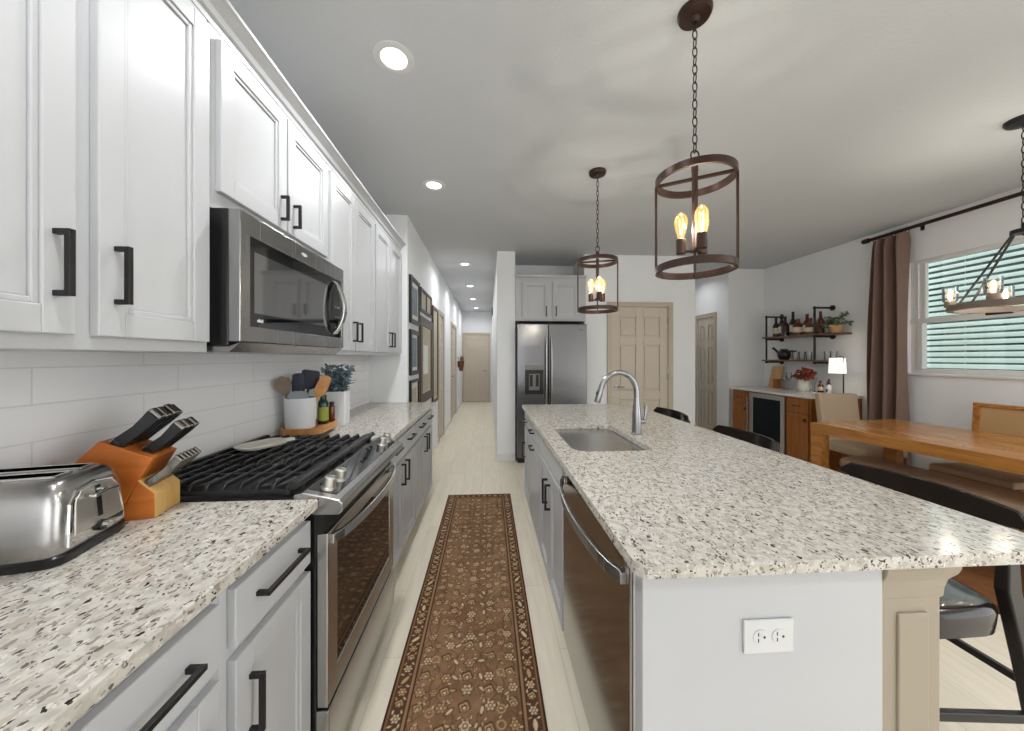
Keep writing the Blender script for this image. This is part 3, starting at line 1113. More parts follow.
# grates: three cast iron sections
gy = [ry0 + .012, 1.362, 1.612, ry1 - .012]
GZ = .957
for i in range(3):
    a, b = gy[i] + .003, gy[i + 1] - .003
    mb = MB()
    xs = np.linspace(-1.125, -.625, 11)
    for j, x in enumerate(xs):
        wd = .012
        if j in (0, 10):
            wd = .02
        pr = [(a, GZ - .012), (a + .012, GZ), (b - .012, GZ), (b, GZ - .012), (b, GZ - .024), (b - .012, GZ - .014), (a + .012, GZ - .014), (a, GZ - .024)]
        mb.prism(pr, 'X', x - wd / 2, x + wd / 2)
    for y in (a + .004, b - .004):
        mb.box(-1.13, -.62, y - .006, y + .006, GZ - .034, GZ - .02)
    mb.box(-1.13, -.62, (a + b) / 2 - .005, (a + b) / 2 + .005, GZ - .016, GZ - .003)
    for x in (-1.12, -.63):
        for y in (a + .006, b - .006):
            mb.box(x - .007, x + .007, y - .007, y + .007, .917, GZ - .02)
    g = mb.make('grate', M_IRON, t, bevel=.003)
MB().tube([(-.607, ry0 + .012, .95), (-.607, ry1 - .012, .95)], .014, 12, flat=(1, .9)).make('front_rail', M_IRON, t, smooth=True)
for y in (ry0 + .06, 1.49, ry1 - .06):
    MB().box(-.614, -.6, y - .008, y + .008, .917, .945).make('rail_foot', M_IRON, t)

# spoon rest lying on the grates
mb = MB()
c = (-1.0, 1.60)
for_pts = []
rs = []
for z, k in ((GZ + .001, .88), (GZ + .012, 1.0), (GZ + .017, .98), (GZ + .013, .85)):
    ring = []
    for i in range(32):
        a = 2 * PI * i / 32
        rx = .062 * k * (abs(math.cos(a)) ** .6) * math.copysign(1, math.cos(a))
        ryy = .10 * k * (abs(math.sin(a)) ** .6) * math.copysign(1, math.sin(a))
        ring.append((c[0] + rx, c[1] + ryy, z))
    rs.append(ring)
mb.loft(rs)
sr = thing('spoon_rest', 'white ceramic spoon rest lying on the cooktop grates', 'spoon rest', (c[0], c[1], GZ), -.55)
mb2 = MB()
inv = [Vector(q) - Vector((c[0], c[1], GZ)) for q in mb.v]
mb.v = [tuple(q) for q in inv]
mb.make('dish', M_CREAM, sr, local=True, smooth=True)
MB().prism([(-.018, .001 + .0), (.018, .001), (.016, .014), (-.016, .014)], 'Y', .092, .135).make('handle_notch', M_CREAM, sr, local=True, bevel=.003)

# ------------------------------------------------------------------ toaster
t = thing('toaster', 'chrome two-slice toaster on the left foreground counter', 'toaster', (-1.022, .842, CT), math.radians(13))


def sring(hx, hy, z, n=64, p=.24, ox=0):
    out = []
    for i in range(n):
        a = 2 * PI * i / n
        ca, sa = math.cos(a), math.sin(a)
        out.append((ox + hx * math.copysign(abs(ca) ** p, ca), hy * math.copysign(abs(sa) ** p, sa), z))
    return out


MB().loft([sring(.112, .096, .0), sring(.116, .1, .006), sring(.117, .101, .018), sring(.114, .098, .022)]).make('base', M_BLACK, t, local=True, smooth=True)
rs = [sring(.110, .096, .018), sring(.113, .099, .026), sring(.113, .098, .06), sring(.111, .094, .11), sring(.106, .088, .145), sring(.098, .079, .165),
      sring(.088, .068, .174), sring(.07, .056, .176)]
MB().loft(rs).make('shell', M_STEELH, t, local=True, smooth=True, angle=60)
for sy in (-.032, .032):
    s_ = MB()
    s_.box(-.092, .072, sy - .019, sy + .019, .1762, .1775)
    s_.make('slot', M_MATTE, t, local=True)
    f_ = MB().box(-.096, .076, sy - .022, sy - .017, .175, .180).box(-.096, .076, sy + .017, sy + .022, .175, .180)
    f_.box(-.097, -.092, sy - .022, sy + .022, .175, .180).box(.072, .077, sy - .022, sy + .022, .175, .180)
    f_.make('slot_rim', M_CHROME, t, local=True, bevel=.001)
# end control panel
pp = [(-.078, .03), (.078, .03), (.076, .06), (.068, .12), (.05, .145), (0, .153), (-.05, .145), (-.068, .12), (-.076, .06)]


def endx(z):
    return .1135 - max(0, (z - .05)) * .075


ring0 = [(endx(z) - .012, y, z) for y, z in pp]
ring1 = [(endx(z) + .003, y, z) for y, z in pp]
ring2 = [(endx(z) + .005, y * .92, .085 + (z - .085) * .93) for y, z in pp]
ep = MB().loft([ring0, ring1, ring2]).make('end_panel', M_CHROME, t, local=True, bevel=.002)
MB().loft([[(endx(z) + .004, y * .84, .098 + (z - .09) * .78) for y, z in pp], [(endx(z) + .0062, y * .82, .098 + (z - .09) * .76) for y, z in pp]]).make('panel_inset', M_STEELL, t, local=True)
MB().hull8([(endx(.07) + .005, -.006, .068), (endx(.07) + .005, .006, .068), (endx(.14) + .005, .006, .14), (endx(.14) + .005, -.006, .14)],
           [(endx(.07) + .008, -.006, .068), (endx(.07) + .008, .006, .068), (endx(.14) + .008, .006, .14), (endx(.14) + .008, -.006, .14)]).make('lever_track', M_BLACK, t, local=True)
mb = MB().box(.108, .128, -.006, .006, .122, .134)
mb.loft([[(.120, y, .124 - abs(y) * .1), (.134, y, .124 - abs(y) * .1), (.134, y, .132 - abs(y) * .1), (.120, y, .132 - abs(y) * .1)] for y in (-.034, -.015, 0, .015, .034)])
mb.make('lever', M_CHROME, t, local=True, bevel=.002)
kb = MB().cyl((.112, 0, .046), (.126, 0, .046), .013, .012).make('browning_knob', M_BLACK, t, local=True, smooth=True)
MB().cyl((.125, 0, .046), (.136, 0, .046), .009, .008).make('knob_cap', M_CHROME, kb, local=True, smooth=True)

# ------------------------------------------------------------------ knife block
t = thing('knife_block', 'orange-brown wooden block full of knives between toaster and range', 'knife block', (-1.0, 1.032, CT), math.radians(14))
# local: +x is the front, profile in x,z; width .12 along y
hw = .055
up = Vector((.73, 0, .685)).normalized()   # direction of the handles
pr = [(-.055, 0), (.0, 0), (.046, .1), (.081, .164), (-.033, .217), (-.105, .14)]
MB().prism(pr, 'Y', -hw, hw).make('body', M_KBLOCK, t, local=True, bevel=.003)
fr_pr = [(.002, 0), (.084, 0), (.084, .066), (.048, .104)]
MB().prism(fr_pr, 'Y', -hw, hw).make('steak_knife_rack', M_KBLOCK, t, local=True, bevel=.002)
MB().prism([(.084, .002), (.0865, .002), (.0865, .067), (.049, .1065), (.0475, .105), (.084, .066)], 'Y', -hw + .001, hw - .001).make('front_facing', M_KFRONT, t, local=True)


def knife_handle(root, p, ln, wd, tk, m, butt=True):
    h = MB()
    a = Vector(p)
    b = a + up * ln
    h.bar(tuple(a - up * .012), tuple(b), tk, wd, up=(-up.z, 0, up.x))
    o_ = h.make('handle', m, None)
    return o_


def knife(label, p, ln, wd, tk, steel=False):
    base = Matrix.Translation(t.location) @ Matrix.Rotation(t.rotation_euler.z, 4, 'Z')
    wp = base @ Vector(p)
    k = thing('steak_knife' if steel else 'kitchen_knife', label, 'knife', wp, t.rotation_euler.z,
              'steel-handled steak knives in the block' if steel else 'black-handled knives in the block')
    nrm_ = Vector((-up.z, 0, up.x))
    rings = []
    for q, s in ((-.02, .55), (0, .95), (.15, .9), (.5, .82), (.8, .95), (1.0, 1.05)):
        c_ = up * (q * ln if q > 0 else q)
        cur = nrm_ * (-.004 * math.sin(PI * max(0, q)))
        rings.append([c_ + cur + nrm_ * wd / 2 * s + Vector((0, tk / 2, 0)), c_ + cur + nrm_ * wd / 2 * s - Vector((0, tk / 2, 0)),
                      c_ + cur - nrm_ * wd / 2 * s - Vector((0, tk / 2, 0)), c_ + cur - nrm_ * wd / 2 * s + Vector((0, tk / 2, 0))])
    MB().loft(rings).make('handle', M_STEELD if steel else M_BLACK, k, local=True, bevel=.003)
    if not steel:
        a = up * (ln - .002)
        MB().loft([[a + nrm_ * sx * wd * .54 + Vector((0, sy * tk * .54, 0)) for sx, sy in ((1, 1), (1, -1), (-1, -1), (-1, 1))],
                   [a + up * .012 + nrm_ * sx * wd * .5 + Vector((0, sy * tk * .5, 0)) for sx, sy in ((1, 1), (1, -1), (-1, -1), (-1, 1))]]).make('butt_cap', M_STEELD, k, local=True, bevel=.004)
        MB().loft([[up * q + nrm_ * sx * wd * .45 + Vector((0, sy * tk * .5, 0)) for sx, sy in ((1, 1), (1, -1), (-1, -1), (-1, 1))] for q in (-.006, .008)]).make('bolster', M_STEELD, k, local=True, bevel=.001)
    return k


ordn = ('first', 'second', 'third', 'fourth', 'fifth', 'sixth')
for i, y in enumerate((-.039, -.013, .013, .039)):
    knife('big black-handled knife in the upper row of the block, %s from the toaster side' % ordn[i], (.0, y, .206), .108 + (.006 if i == 2 else 0), .036, .022)
for i, y in enumerate((-.025, .0, .034)):
    knife('black-handled knife in the middle row of the block, %s from the toaster side' % ordn[i], (.057, y, .180), .092, .031, .02)
for i in range(6):
    knife('slim steel steak knife in the low rack of the block, %s from the toaster side' % ordn[i], (.066, -.045 + i * .018, .094), .095, .024, .010, True)

# ------------------------------------------------------------------ items past the range: tray, crock, bottle, canister, plant
tx, ty = -1.03, 2.06
t = thing('serving_tray', 'light wood riser tray on ball feet behind the cooktop', 'tray', (tx, ty, CT), math.radians(4))
MB().loft([[(x, y, z) for x, y in rrect(-.1, .12, -.155, .155, .06)] for z in (.022, .024, .042, .044)]).make('board', M_TRAYW, t, local=True, bevel=.002)
mb = MB()
lip = rrect(-.1, .12, -.155, .155, .06)
mb.loft([[(x * k, y * k, z) for x, y in lip] for z, k in ((.04, 1.0), (.056, 1.0), (.056, .93), (.04, .93))], cap=False)
mb.make('lip', M_TRAYW, t, local=True)
for x, y in ((-.06, -.1), (.08, -.1), (-.06, .1), (.08, .1)):
    MB().ell((x, y, .0125), .0125, .0125, .0125).make('ball_foot', M_PALEW, t, local=True, smooth=True)
TZ = CT + .0445
cx_, cy_ = -1.045, 2.0
t = thing('utensil_crock', 'white ceramic crock holding cooking utensils on the wood tray', 'crock', (cx_, cy_, TZ))
MB().lathe([(.066, 0), (.074, .003), (.079, .09), (.081, .165), (.081, .17), (.074, .17), (.071, .09), (.066, .01), (.004, .008)], (0, 0, 0), 28).make('pot', M_WHTCER, t, local=True, smooth=True)
BZ = TZ + .012


def utensil(name, label, m, dx, dy, px, py, top, kind):
    r = thing(name, label, 'utensil', (cx_ + px, cy_ + py, BZ), 0, 'utensils in the white crock')
    base_ = Vector((0, 0, 0))
    tip = Vector((dx, dy, top))
    ax = tip.normalized()
    MB().tube([base_, tip * .8], [.006, .007], 8).make('shaft', M_GREYW if kind == 'spoon' else m, r, local=True, smooth=True)
    side = ax.cross(Vector((-.5, .86, 0))).normalized()
    nn = ax.cross(side).normalized()
    ring = []
    prof_ = {'spoon': [(0, .008), (.02, .024), (.05, .032), (.078, .026), (.09, .006)],
             'spatula': [(0, .012), (.015, .036), (.05, .04), (.085, .038), (.092, .03)],
             'turner': [(0, .01), (.02, .026), (.06, .026), (.1, .022), (.105, .01)],
             'ladle': [(0, .012), (.015, .034), (.035, .042), (.055, .034), (.062, .012)]}[kind]
    rg = []
    for q, w_ in prof_:
        q, w_ = q * 1.2, w_ * 1.2
        c_ = tip * .78 + ax * q
        bow = nn * (-.012 * math.sin(PI * q / prof_[-1][0])) if kind in ('spoon', 'ladle') else Vector()
        rg.append([c_ + side * w_ + bow * 0, c_ + nn * .006 + bow, c_ - side * w_ + bow * 0, c_ - nn * .004 + bow])
    MB().loft(rg).make('head', m, r, local=True, smooth=True, angle=60)
    return r


utensil('wooden_spoon', 'slotted grey-brown wooden spoon at the left of the crock', M_GREYW, -.03, -.05, -.02, -.02, .225, 'spoon')
utensil('spatula', 'navy silicone spatula standing tall in the crock', M_NAVY, .03, .03, 0, .01, .255, 'spatula')
utensil('turner', 'navy slotted turner beside the tall spatula in the crock', M_NAVY, .0, -.012, -.005, .0, .215, 'turner')
utensil('wooden_spatula', 'honey wooden spatula leaning right out of the crock', M_TRAYW, .085, .02, .018, .0, .205, 'turner')
utensil('ladle', 'pale grey silicone ladle low at the front of the crock', M_GREYSIL, .02, -.035, .0, -.025, .165, 'ladle')

t = thing('oil_bottle', 'dark green oil bottle with lime label beside the white crock', 'bottle', (-.98, 2.125, TZ))
MB().lathe([(.026, 0), (.029, .004), (.029, .115), (.026, .13), (.018, .14), (.0165, .15), (.004, .15)], (0, 0, 0), 20).make('glass', M_GRNBOT, t, local=True, smooth=True)
MB().lathe([(.0296, .02), (.0296, .10)], (0, 0, 0), 20).make('label_band', M_GRNLAB, t, local=True, smooth=True)
MB().lathe([(.018, .15), (.018, .17), (.004, .171)], (0, 0, 0), 16).make('cap', M_GRNBOT, t, local=True, smooth=True)
t = thing('spice_jar', 'small dark amber jar tucked between the oil bottle and the canister', 'jar', (-.955, 2.18, TZ))
MB().lathe([(.016, 0), (.018, .003), (.018, .09), (.012, .1), (.012, .118), (.003, .118)], (0, 0, 0), 16).make('glass', M_AMBER, t, local=True, smooth=True)
MB().lathe([(.0135, .103), (.0135, .122), (.003, .123)], (0, 0, 0), 14).make('lid', M_BLACK, t, local=True, smooth=True)

t = thing('planter_box', 'tall white square planter holding blue-grey foliage past the tray', 'planter', (-.985, 2.325, CT), math.radians(8))
MB().loft([[(x, y, z) for x, y in rrect(-.068 * k, .068 * k, -.068 * k, .068 * k, .01)] for z, k in ((0, .9), (.004, .93), (.215, 1), (.22, 1), (.22, .93), (.19, .92))]).make('pot', M_WHTCER, t, local=True)
MB().box(-.06, .06, -.06, .06, .185, .192).make('soil', M_STEM, t, local=True)


def leaves(n, cfun, ln, wd, mb, droop=.3):
    for i in range(n):
        c_, d_ = cfun(i)
        d_ = d_.normalized()
        s_ = d_.cross(Vector((random.uniform(-1, 1), random.uniform(-1, 1), random.uniform(-.3, 1)))).normalized()
        n_ = s_.cross(d_)
        L_ = ln * random.uniform(.7, 1.2)
        W_ = wd * random.uniform(.7, 1.1)
        p0, p1, p2, p3 = c_, c_ + d_ * L_ * .35, c_ + d_ * L_ * .7 - Vector((0, 0, droop * L_ * .12)), c_ + d_ * L_ - Vector((0, 0, droop * L_ * .3))
        mb.add([p0, p1 + s_ * W_ / 2 + n_ * W_ * .12, p1 - s_ * W_ / 2 + n_ * W_ * .12, p2 + s_ * W_ * .4 + n_ * W_ * .08, p2 - s_ * W_ * .4 + n_ * W_ * .08, p3, p1, p2],
               [(0, 1, 6), (0, 6, 2), (1, 3, 7, 6), (6, 7, 4, 2), (3, 5, 7), (7, 5, 4)])
    return mb


stems = MB()
st_pts = []
for i in range(26):
    a = random.uniform(0, 2 * PI)
    sp_ = random.uniform(.01, .11)
    tip = Vector((sp_ * math.cos(a), sp_ * math.sin(a), .22 + random.uniform(.05, .17)))
    p0 = Vector((.03 * math.cos(a), .03 * math.sin(a), .19))
    stems.tube([p0, (p0 + tip) / 2 + Vector((0, 0, .02)), tip], .002, 5)
    st_pts.append((p0, tip))
for tip in ((.10, .03, .27), (.085, -.02, .235), (.12, .0, .29)):
    stems.tube([(.02, 0, .2), (tip[0] * .6, tip[1], tip[2] - .01), tip], .0016, 5)
stems.make('stems', M_STEM, t, local=True)


def cf(i):
    p0, tip = st_pts[i % len(st_pts)]
    q = random.uniform(.2, 1.05)
    return p0.lerp(tip, q), Vector((random.uniform(-1, 1), random.uniform(-1, 1), random.uniform(-.2, .9)))


leaves(420, cf, .042, .022, MB()).make('foliage', M_BLUELEAF, t, local=True)
# ------------------------------------------------------------------ rug
RX0, RX1, RY0, RY1 = -.388, .215, .85, 3.415
st = .0036
nx = int((RX1 - RX0) / st)
ny = int((RY1 - RY0) / st)
xs = np.linspace(0, RX1 - RX0, nx + 1)
ys = np.linspace(0, RY1 - RY0, ny + 1)
GX, GY = np.meshgrid(xs, ys)
W_, L_ = RX1 - RX0, RY1 - RY0
rng = np.random.default_rng(4)


def lc(c):
    return np.array(lin(c)[:3])


def noise2(sc, seed):
    r = np.random.default_rng(seed)
    gx_, gy_ = int(W_ / sc) + 3, int(L_ / sc) + 3
    g = r.random((gy_, gx_))
    fx_, fy_ = GX / sc, GY / sc
    i, j = fx_.astype(int), fy_.astype(int)
    u, v = fx_ - i, fy_ - j
    u, v = u * u * (3 - 2 * u), v * v * (3 - 2 * v)
    return (g[j, i] * (1 - u) + g[j, i + 1] * u) * (1 - v) + (g[j + 1, i] * (1 - u) + g[j + 1, i + 1] * u) * v


col = np.zeros(GX.shape + (3,))
edge = np.minimum(np.minimum(GX, W_ - GX), np.minimum(GY, L_ - GY))
n1, n2, n3 = noise2(.12, 1), noise2(.02, 2), noise2(.3, 3)
fld = np.clip(.55 * n1 + .45 * n3, 0, 1)[..., None]
col[:] = lc((112, 82, 60)) * (1 - fld) + lc((152, 118, 90)) * fld
col *= (.86 + .3 * n2)[..., None]


def paint(mask, c, a=1.0):
    m_ = (np.clip(mask, 0, 1) * a)[..., None]
    col[:] = col * (1 - m_) + lc(c) * m_


def soft(d, wdt=.003):
    return np.clip(.5 - d / wdt, 0, 1)


DARK, CREAMC, OCHRE, RUST, MID = (72, 50, 37), (214, 190, 156), (184, 150, 110), (116, 74, 50), (150, 118, 90)
field = edge > .085


def flower(cx0, cy0, r, kind, clip):
    x0, x1 = np.searchsorted(xs, [cx0 - r * 1.8, cx0 + r * 1.8])
    y0_, y1_ = np.searchsorted(ys, [cy0 - r * 1.8, cy0 + r * 1.8])
    if x1 <= x0 or y1_ <= y0_:
        return
    sl = (slice(y0_, y1_), slice(x0, x1))
    dx, dy = GX[sl] - cx0, GY[sl] - cy0
    rr = np.hypot(dx, dy)
    th_ = np.arctan2(dy, dx)
    full = np.zeros(GX.shape)

    def pnt(m_, c):
        mk = (np.clip(m_, 0, 1) * clip[sl])[..., None]
        col[sl] = col[sl] * (1 - mk) + lc(c) * mk
    if kind == 0:      # rosette
        pet = r * (.82 + .2 * np.cos(6 * th_))
        pnt(soft(rr - pet * 1.25, .005), DARK)
        pnt(soft(rr - pet), CREAMC if rng.random() < .5 else OCHRE)
        pnt(soft(rr - r * .5), RUST)
        pnt(soft(rr - r * .25), CREAMC)
    elif kind == 1:    # palmette
        sh = r * (.75 + .3 * np.cos(th_ - PI / 2) + .12 * np.cos(5 * th_))
        pnt(soft(rr - sh * 1.3, .005), DARK)
        pnt(soft(rr - sh), OCHRE)
        pnt(soft(rr - sh * .62), DARK)
        pnt(soft(rr - sh * .35), CREAMC)
    elif kind == 2:    # leaf / bud
        q = rng.random() * PI
        u, v = dx * math.cos(q) + dy * math.sin(q), -dx * math.sin(q) + dy * math.cos(q)
        dd = np.hypot(u / 1.5, v / .55)
        pnt(soft(dd - r * 1.15, .005), DARK)
        pnt(soft(dd - r * .8), CREAMC if rng.random() < .6 else OCHRE)
    elif kind == 3:    # ring
        pnt(soft(np.abs(rr - r) - r * .18), MID if rng.random() < .5 else OCHRE)


clipf = field.astype(float)
# scrolling vines, mirrored about the centre line
uu = np.abs(GX - W_ / 2)
for k, (am, ph, off) in enumerate(((.045, 0, .06), (.06, 1.5, .12), (.04, 2.6, .17), (.05, .7, .21))):
    d = np.abs(uu - (off + am * np.sin(GY * 14 + ph) + .02 * np.sin(GY * 37 + ph * 2))) - .0022
    paint(soft(d, .004) * clipf, (92, 62, 46), .8)
    d2 = np.abs(((GY * 3.2 + ph + am * 6 * np.sin(uu * 28)) % .5) - .25) / 3.2 - .0018
    paint(soft(d2, .004) * clipf, (150, 116, 84), .35)
row = .072
k = 0
yy = .12
while yy < L_ - .1:
    pat = [(0, .024, k % 2), (.055, .014, 2), (.095, .022, (k + 1) % 2), (.14, .016, 3 if k % 3 else 0), (.185, .021, k % 2)]
    for off, r, kind in pat:
        jy, jx = rng.uniform(-.014, .014), rng.uniform(-.008, .008)
        for sgn in ((1, -1) if off > 0 else (1,)):
            flower(W_ / 2 + sgn * (off + jx), yy + jy, r * .95, kind, clipf)
    for q in range(11):
        ox, oy = rng.uniform(.0, .21), rng.uniform(-.04, .04)
        rsz = rng.uniform(.004, .009)
        kd = int(rng.integers(0, 4))
        for sgn in (1, -1):
            flower(W_ / 2 + sgn * ox, yy + oy, rsz, 2 if kd == 3 else kd, clipf)
    yy += row
    k += 1
# borders
paint((edge < .085) * 1.0, (100, 72, 52))
paint(((edge > .018) & (edge < .068)) * 1.0, (90, 64, 47), 1)
clipb = ((edge > .016) & (edge < .07)).astype(float)
yy = .045
k = 0
while yy < L_ - .02:
    for xx in (.043, W_ - .043):
        flower(xx, yy, .018, (0, 1, 0, 2)[k % 4], clipb)
        flower(xx + .016, yy + .025, .007, 2, clipb)
        flower(xx - .016, yy + .025, .007, 2, clipb)
    yy += .052
    k += 1
xx = .09
while xx < W_ - .08:
    for yv in (.043, L_ - .043):
        flower(xx, yv, .017, k % 2, clipb)
    xx += .052
    k += 1
paint(((edge > .07) & (edge < .083)) * 1.0, (158, 124, 92), .9)
paint((np.abs(edge - .0685) < .0022) * 1.0, DARK)
paint((np.abs(edge - .0845) < .0022) * 1.0, DARK)
paint(((edge > .010) & (edge < .017)) * 1.0, (140, 104, 74), .8)
paint((edge < .008) * 1.0, (70, 46, 38))
fade = (.9 + .2 * noise2(.05, 9))[..., None]
col = np.clip(col * fade, 0, 1)
verts = np.stack([GX + RX0, GY + RY0, np.full(GX.shape, .008)], -1).reshape(-1, 3)
nv = len(verts)
idx = np.arange(nv).reshape(ny + 1, nx + 1)
quads = np.stack([idx[:-1, :-1], idx[:-1, 1:], idx[1:, 1:], idx[1:, :-1]], -1).reshape(-1, 4)
rim = np.concatenate([idx[0, :], idx[1:, -1], idx[-1, -2::-1], idx[-2:0:-1, 0]])
bot = verts[rim].copy()
bot[:, 2] = 0.0005
bidx = np.arange(nv, nv + len(rim))
side = np.stack([rim, bidx, np.roll(bidx, -1), np.roll(rim, -1)], -1)
me = bpy.data.meshes.new('runner_rug')
me.from_pydata(np.concatenate([verts, bot]).tolist(), [], quads.tolist() + side.tolist())
ca = me.color_attributes.new('weave', 'FLOAT_COLOR', 'POINT')
cc = np.ones((nv + len(rim), 4))
cc[:nv, :3] = col.reshape(-1, 3)
cc[nv:, :3] = lc((70, 46, 38))
ca.data.foreach_set('color', cc.reshape(-1).astype(np.float32))
me.materials.append(M_RUG)
rug = bpy.data.objects.new('runner_rug', me)
C.objects.link(rug)
tag(rug, 'long brown patterned runner rug on the kitchen aisle floor', 'rug')

# ------------------------------------------------------------------ refrigerator and cabinet above
t = thing('refrigerator', 'stainless side-by-side refrigerator with water dispenser', 'refrigerator', (.82, 4.75, 0))
fx0, fx1, fyf = .366, 1.274, 4.41
MB().box(fx0, fx1, fyf + .06, 5.17, .02, 1.765).make('case', M_BLACK, t, bevel=.003)
sx = .772
for nm, a, b in (('freezer_door', fx0, sx - .004), ('fridge_door', sx + .004, fx1)):
    d = MB().box(a, b, fyf, fyf + .055, .06, 1.782).make(nm, M_STEELF, t, bevel=.008, segs=3)
    hx = sx - .034 if nm == 'freezer_door' else sx + .034
    pts = [(hx, fyf - .006 - .042 * math.sin(PI * k / 16) ** .45, .62 + 1.0 * k / 16) for k in range(17)]
    MB().tube(pts, .0125, 12).make('handle', M_STEELH, d, smooth=True)
    if nm == 'freezer_door':
        x0, x1 = .468, .705
        MB().box(x0, x1, fyf - .008, fyf + .002, 1.19, 1.255).make('dispenser_panel', M_DISP, d, bevel=.004)
        mb = MB().box(x0, x0 + .02, fyf - .008, fyf + .002, .90, 1.19).box(x1 - .02, x1, fyf - .008, fyf + .002, .90, 1.19).box(x0, x1, fyf - .008, fyf + .002, .88, .905)
        mb.box(x0 + .02, x1 - .02, fyf - .002, fyf + .001, .905, 1.19)
        mb.make('dispenser_recess', M_BLACK, d)
        MB().box(x0 + .05, x1 - .05, fyf - .007, fyf - .001, .93, 1.14).make('dispenser_back', M_DISP, d, bevel=.003)
        for px in (x0 + .06, x1 - .10):
            MB().box(px, px + .04, fyf - .012, fyf - .006, .98, 1.13).make('paddle', M_BLACK, d, bevel=.003)
    else:
        MB().box(fx1 - .1, fx1 - .05, fyf - .0012, fyf + .001, 1.70, 1.712).make('maker_plate', M_DISP, d)
MB().box(fx0 + .01, fx1 - .01, fyf + .02, fyf + .06, .0, .055).make('kick_grille', M_BLACK, t)
for px in (fx0 + .05, fx1 - .05):
    MB().box(px - .03, px + .03, fyf + .015, fyf + .1, 1.765, 1.79).make('hinge_cover', M_BLACK, t, bevel=.003)
t = thing('upper_cabinet', 'white two-door cabinet above the refrigerator', 'cabinet', (.82, 4.8, 1.83))
MB().box(.354, 1.288, 4.52, 5.195, 1.83, 2.395).make('body', M_CAB, t, bevel=.002)
FF = face_ny(4.52)
door_part(t, FF, .44, .795, 1.85, 2.345, .755, 1.955, .13)
door_part(t, FF, .845, 1.2, 1.85, 2.345, .885, 1.955, .13)
MB().prism([(4.52, 2.395), (4.498, 2.40), (4.485, 2.418), (4.485, 2.43), (4.7, 2.43), (4.7, 2.395)], 'X', .356, 1.286).make('crown', M_CAB, t)

# ------------------------------------------------------------------ ceiling downlights
def bulb_lamp(parent, loc, power):
    ld = bpy.data.lights.new('bulb_lamp', 'POINT')
    ld.shadow_soft_size = .009
    ld.energy = power
    ld.color = (1, .995, .98)
    lo = bpy.data.objects.new('bulb_lamp', ld)
    C.objects.link(lo)
    lo.parent = parent
    lo.location = loc


def downlight(label, x, y, power=45):
    t = thing('recessed_light', label, 'light', (x, y, H), 0, 'recessed ceiling lights')
    MB().lathe([(.058, -.002), (.062, -.006), (.085, -.007), (.092, -.004), (.093, 0.0005), (.055, .0005)], (0, 0, 0), 32).make('trim_ring', M_PLASW, t, local=True, smooth=True)
    MB().lathe([(.0585, -.001), (.0585, -.0032), (.003, -.0034)], (0, 0, 0), 32).make('lens', M_CAN, t, local=True)
    ld = bpy.data.lights.new('downlight_or_fill', 'AREA')
    ld.shape = 'DISK'
    ld.size = .11
    ld.energy = power
    ld.spread = math.radians(160)
    ld.color = (.965, .985, 1)
    lo = bpy.data.objects.new('downlight_or_fill', ld)
    C.objects.link(lo)
    lo.parent = t
    lo.location = (0, 0, -.012)
    return t


for lb, x, y in (('round recessed ceiling light nearest the viewer, above the upper cabinets', -.437, 1.638),
                 ('round recessed ceiling light second from the viewer, over the kitchen aisle', -.437, 2.824),
                 ('round recessed ceiling light where the hallway begins', -.346, 5.183),
                 ('round recessed hallway ceiling light, second from the kitchen', -.356, 6.772),
                 ('round recessed hallway ceiling light, third from the kitchen', -.364, 8.274),
                 ('round recessed hallway ceiling light nearest the end door', -.346, 9.775)):
    downlight(lb, x, y, 6 if y > 4 else (10 if y < 2 else 6))
downlight('round recessed ceiling light in the far alcove before the narrow closet door', 3.3, 5.75, 2.6)


# bare unseen area lamps: one continues the row overhead, three are added fill
for x, y, e in ((-.437, .452, 9), (1.9, -.7, 12), (3.3, -.7, 16), (3.3, .4, 16)):
    ld = bpy.data.lights.new('downlight_or_fill', 'AREA')
    ld.shape = 'DISK'
    ld.size = .11
    ld.energy = e
    ld.spread = math.radians(160)
    ld.color = (.965, .985, 1)
    lo = bpy.data.objects.new('downlight_or_fill', ld)
    C.objects.link(lo)
    lo.location = (x, y, H - .006)


# ------------------------------------------------------------------ pendants
def chain_mb(x, y, z0, z1, n, r=.0022, wdt=.009, local=True):
    mb = MB()
    L_ = (z1 - z0) / n
    for i in range(n):
        zc = z0 + L_ * (i + .5)
        pts = []
        for k in range(12):
            a = 2 * PI * k / 12
            s_, c_ = math.sin(a), math.cos(a)
            lat = wdt * c_
            zz = zc + (L_ * .5 + r * 1.6) * s_
            pts.append((x + lat, y, zz) if i % 2 else (x, y + lat, zz))
        mb.tube(pts, r, 6, closed=True)
    return mb


def band(r, z0, z1, th_, seg=48):
    mb = MB()
    rings = [[(rr * math.cos(2 * PI * k / seg), rr * math.sin(2 * PI * k / seg), z) for k in range(seg)] for rr, z in ((r, z0), (r, z1), (r - th_, z1), (r - th_, z0))]
    return mb.loft(rings, False, True)


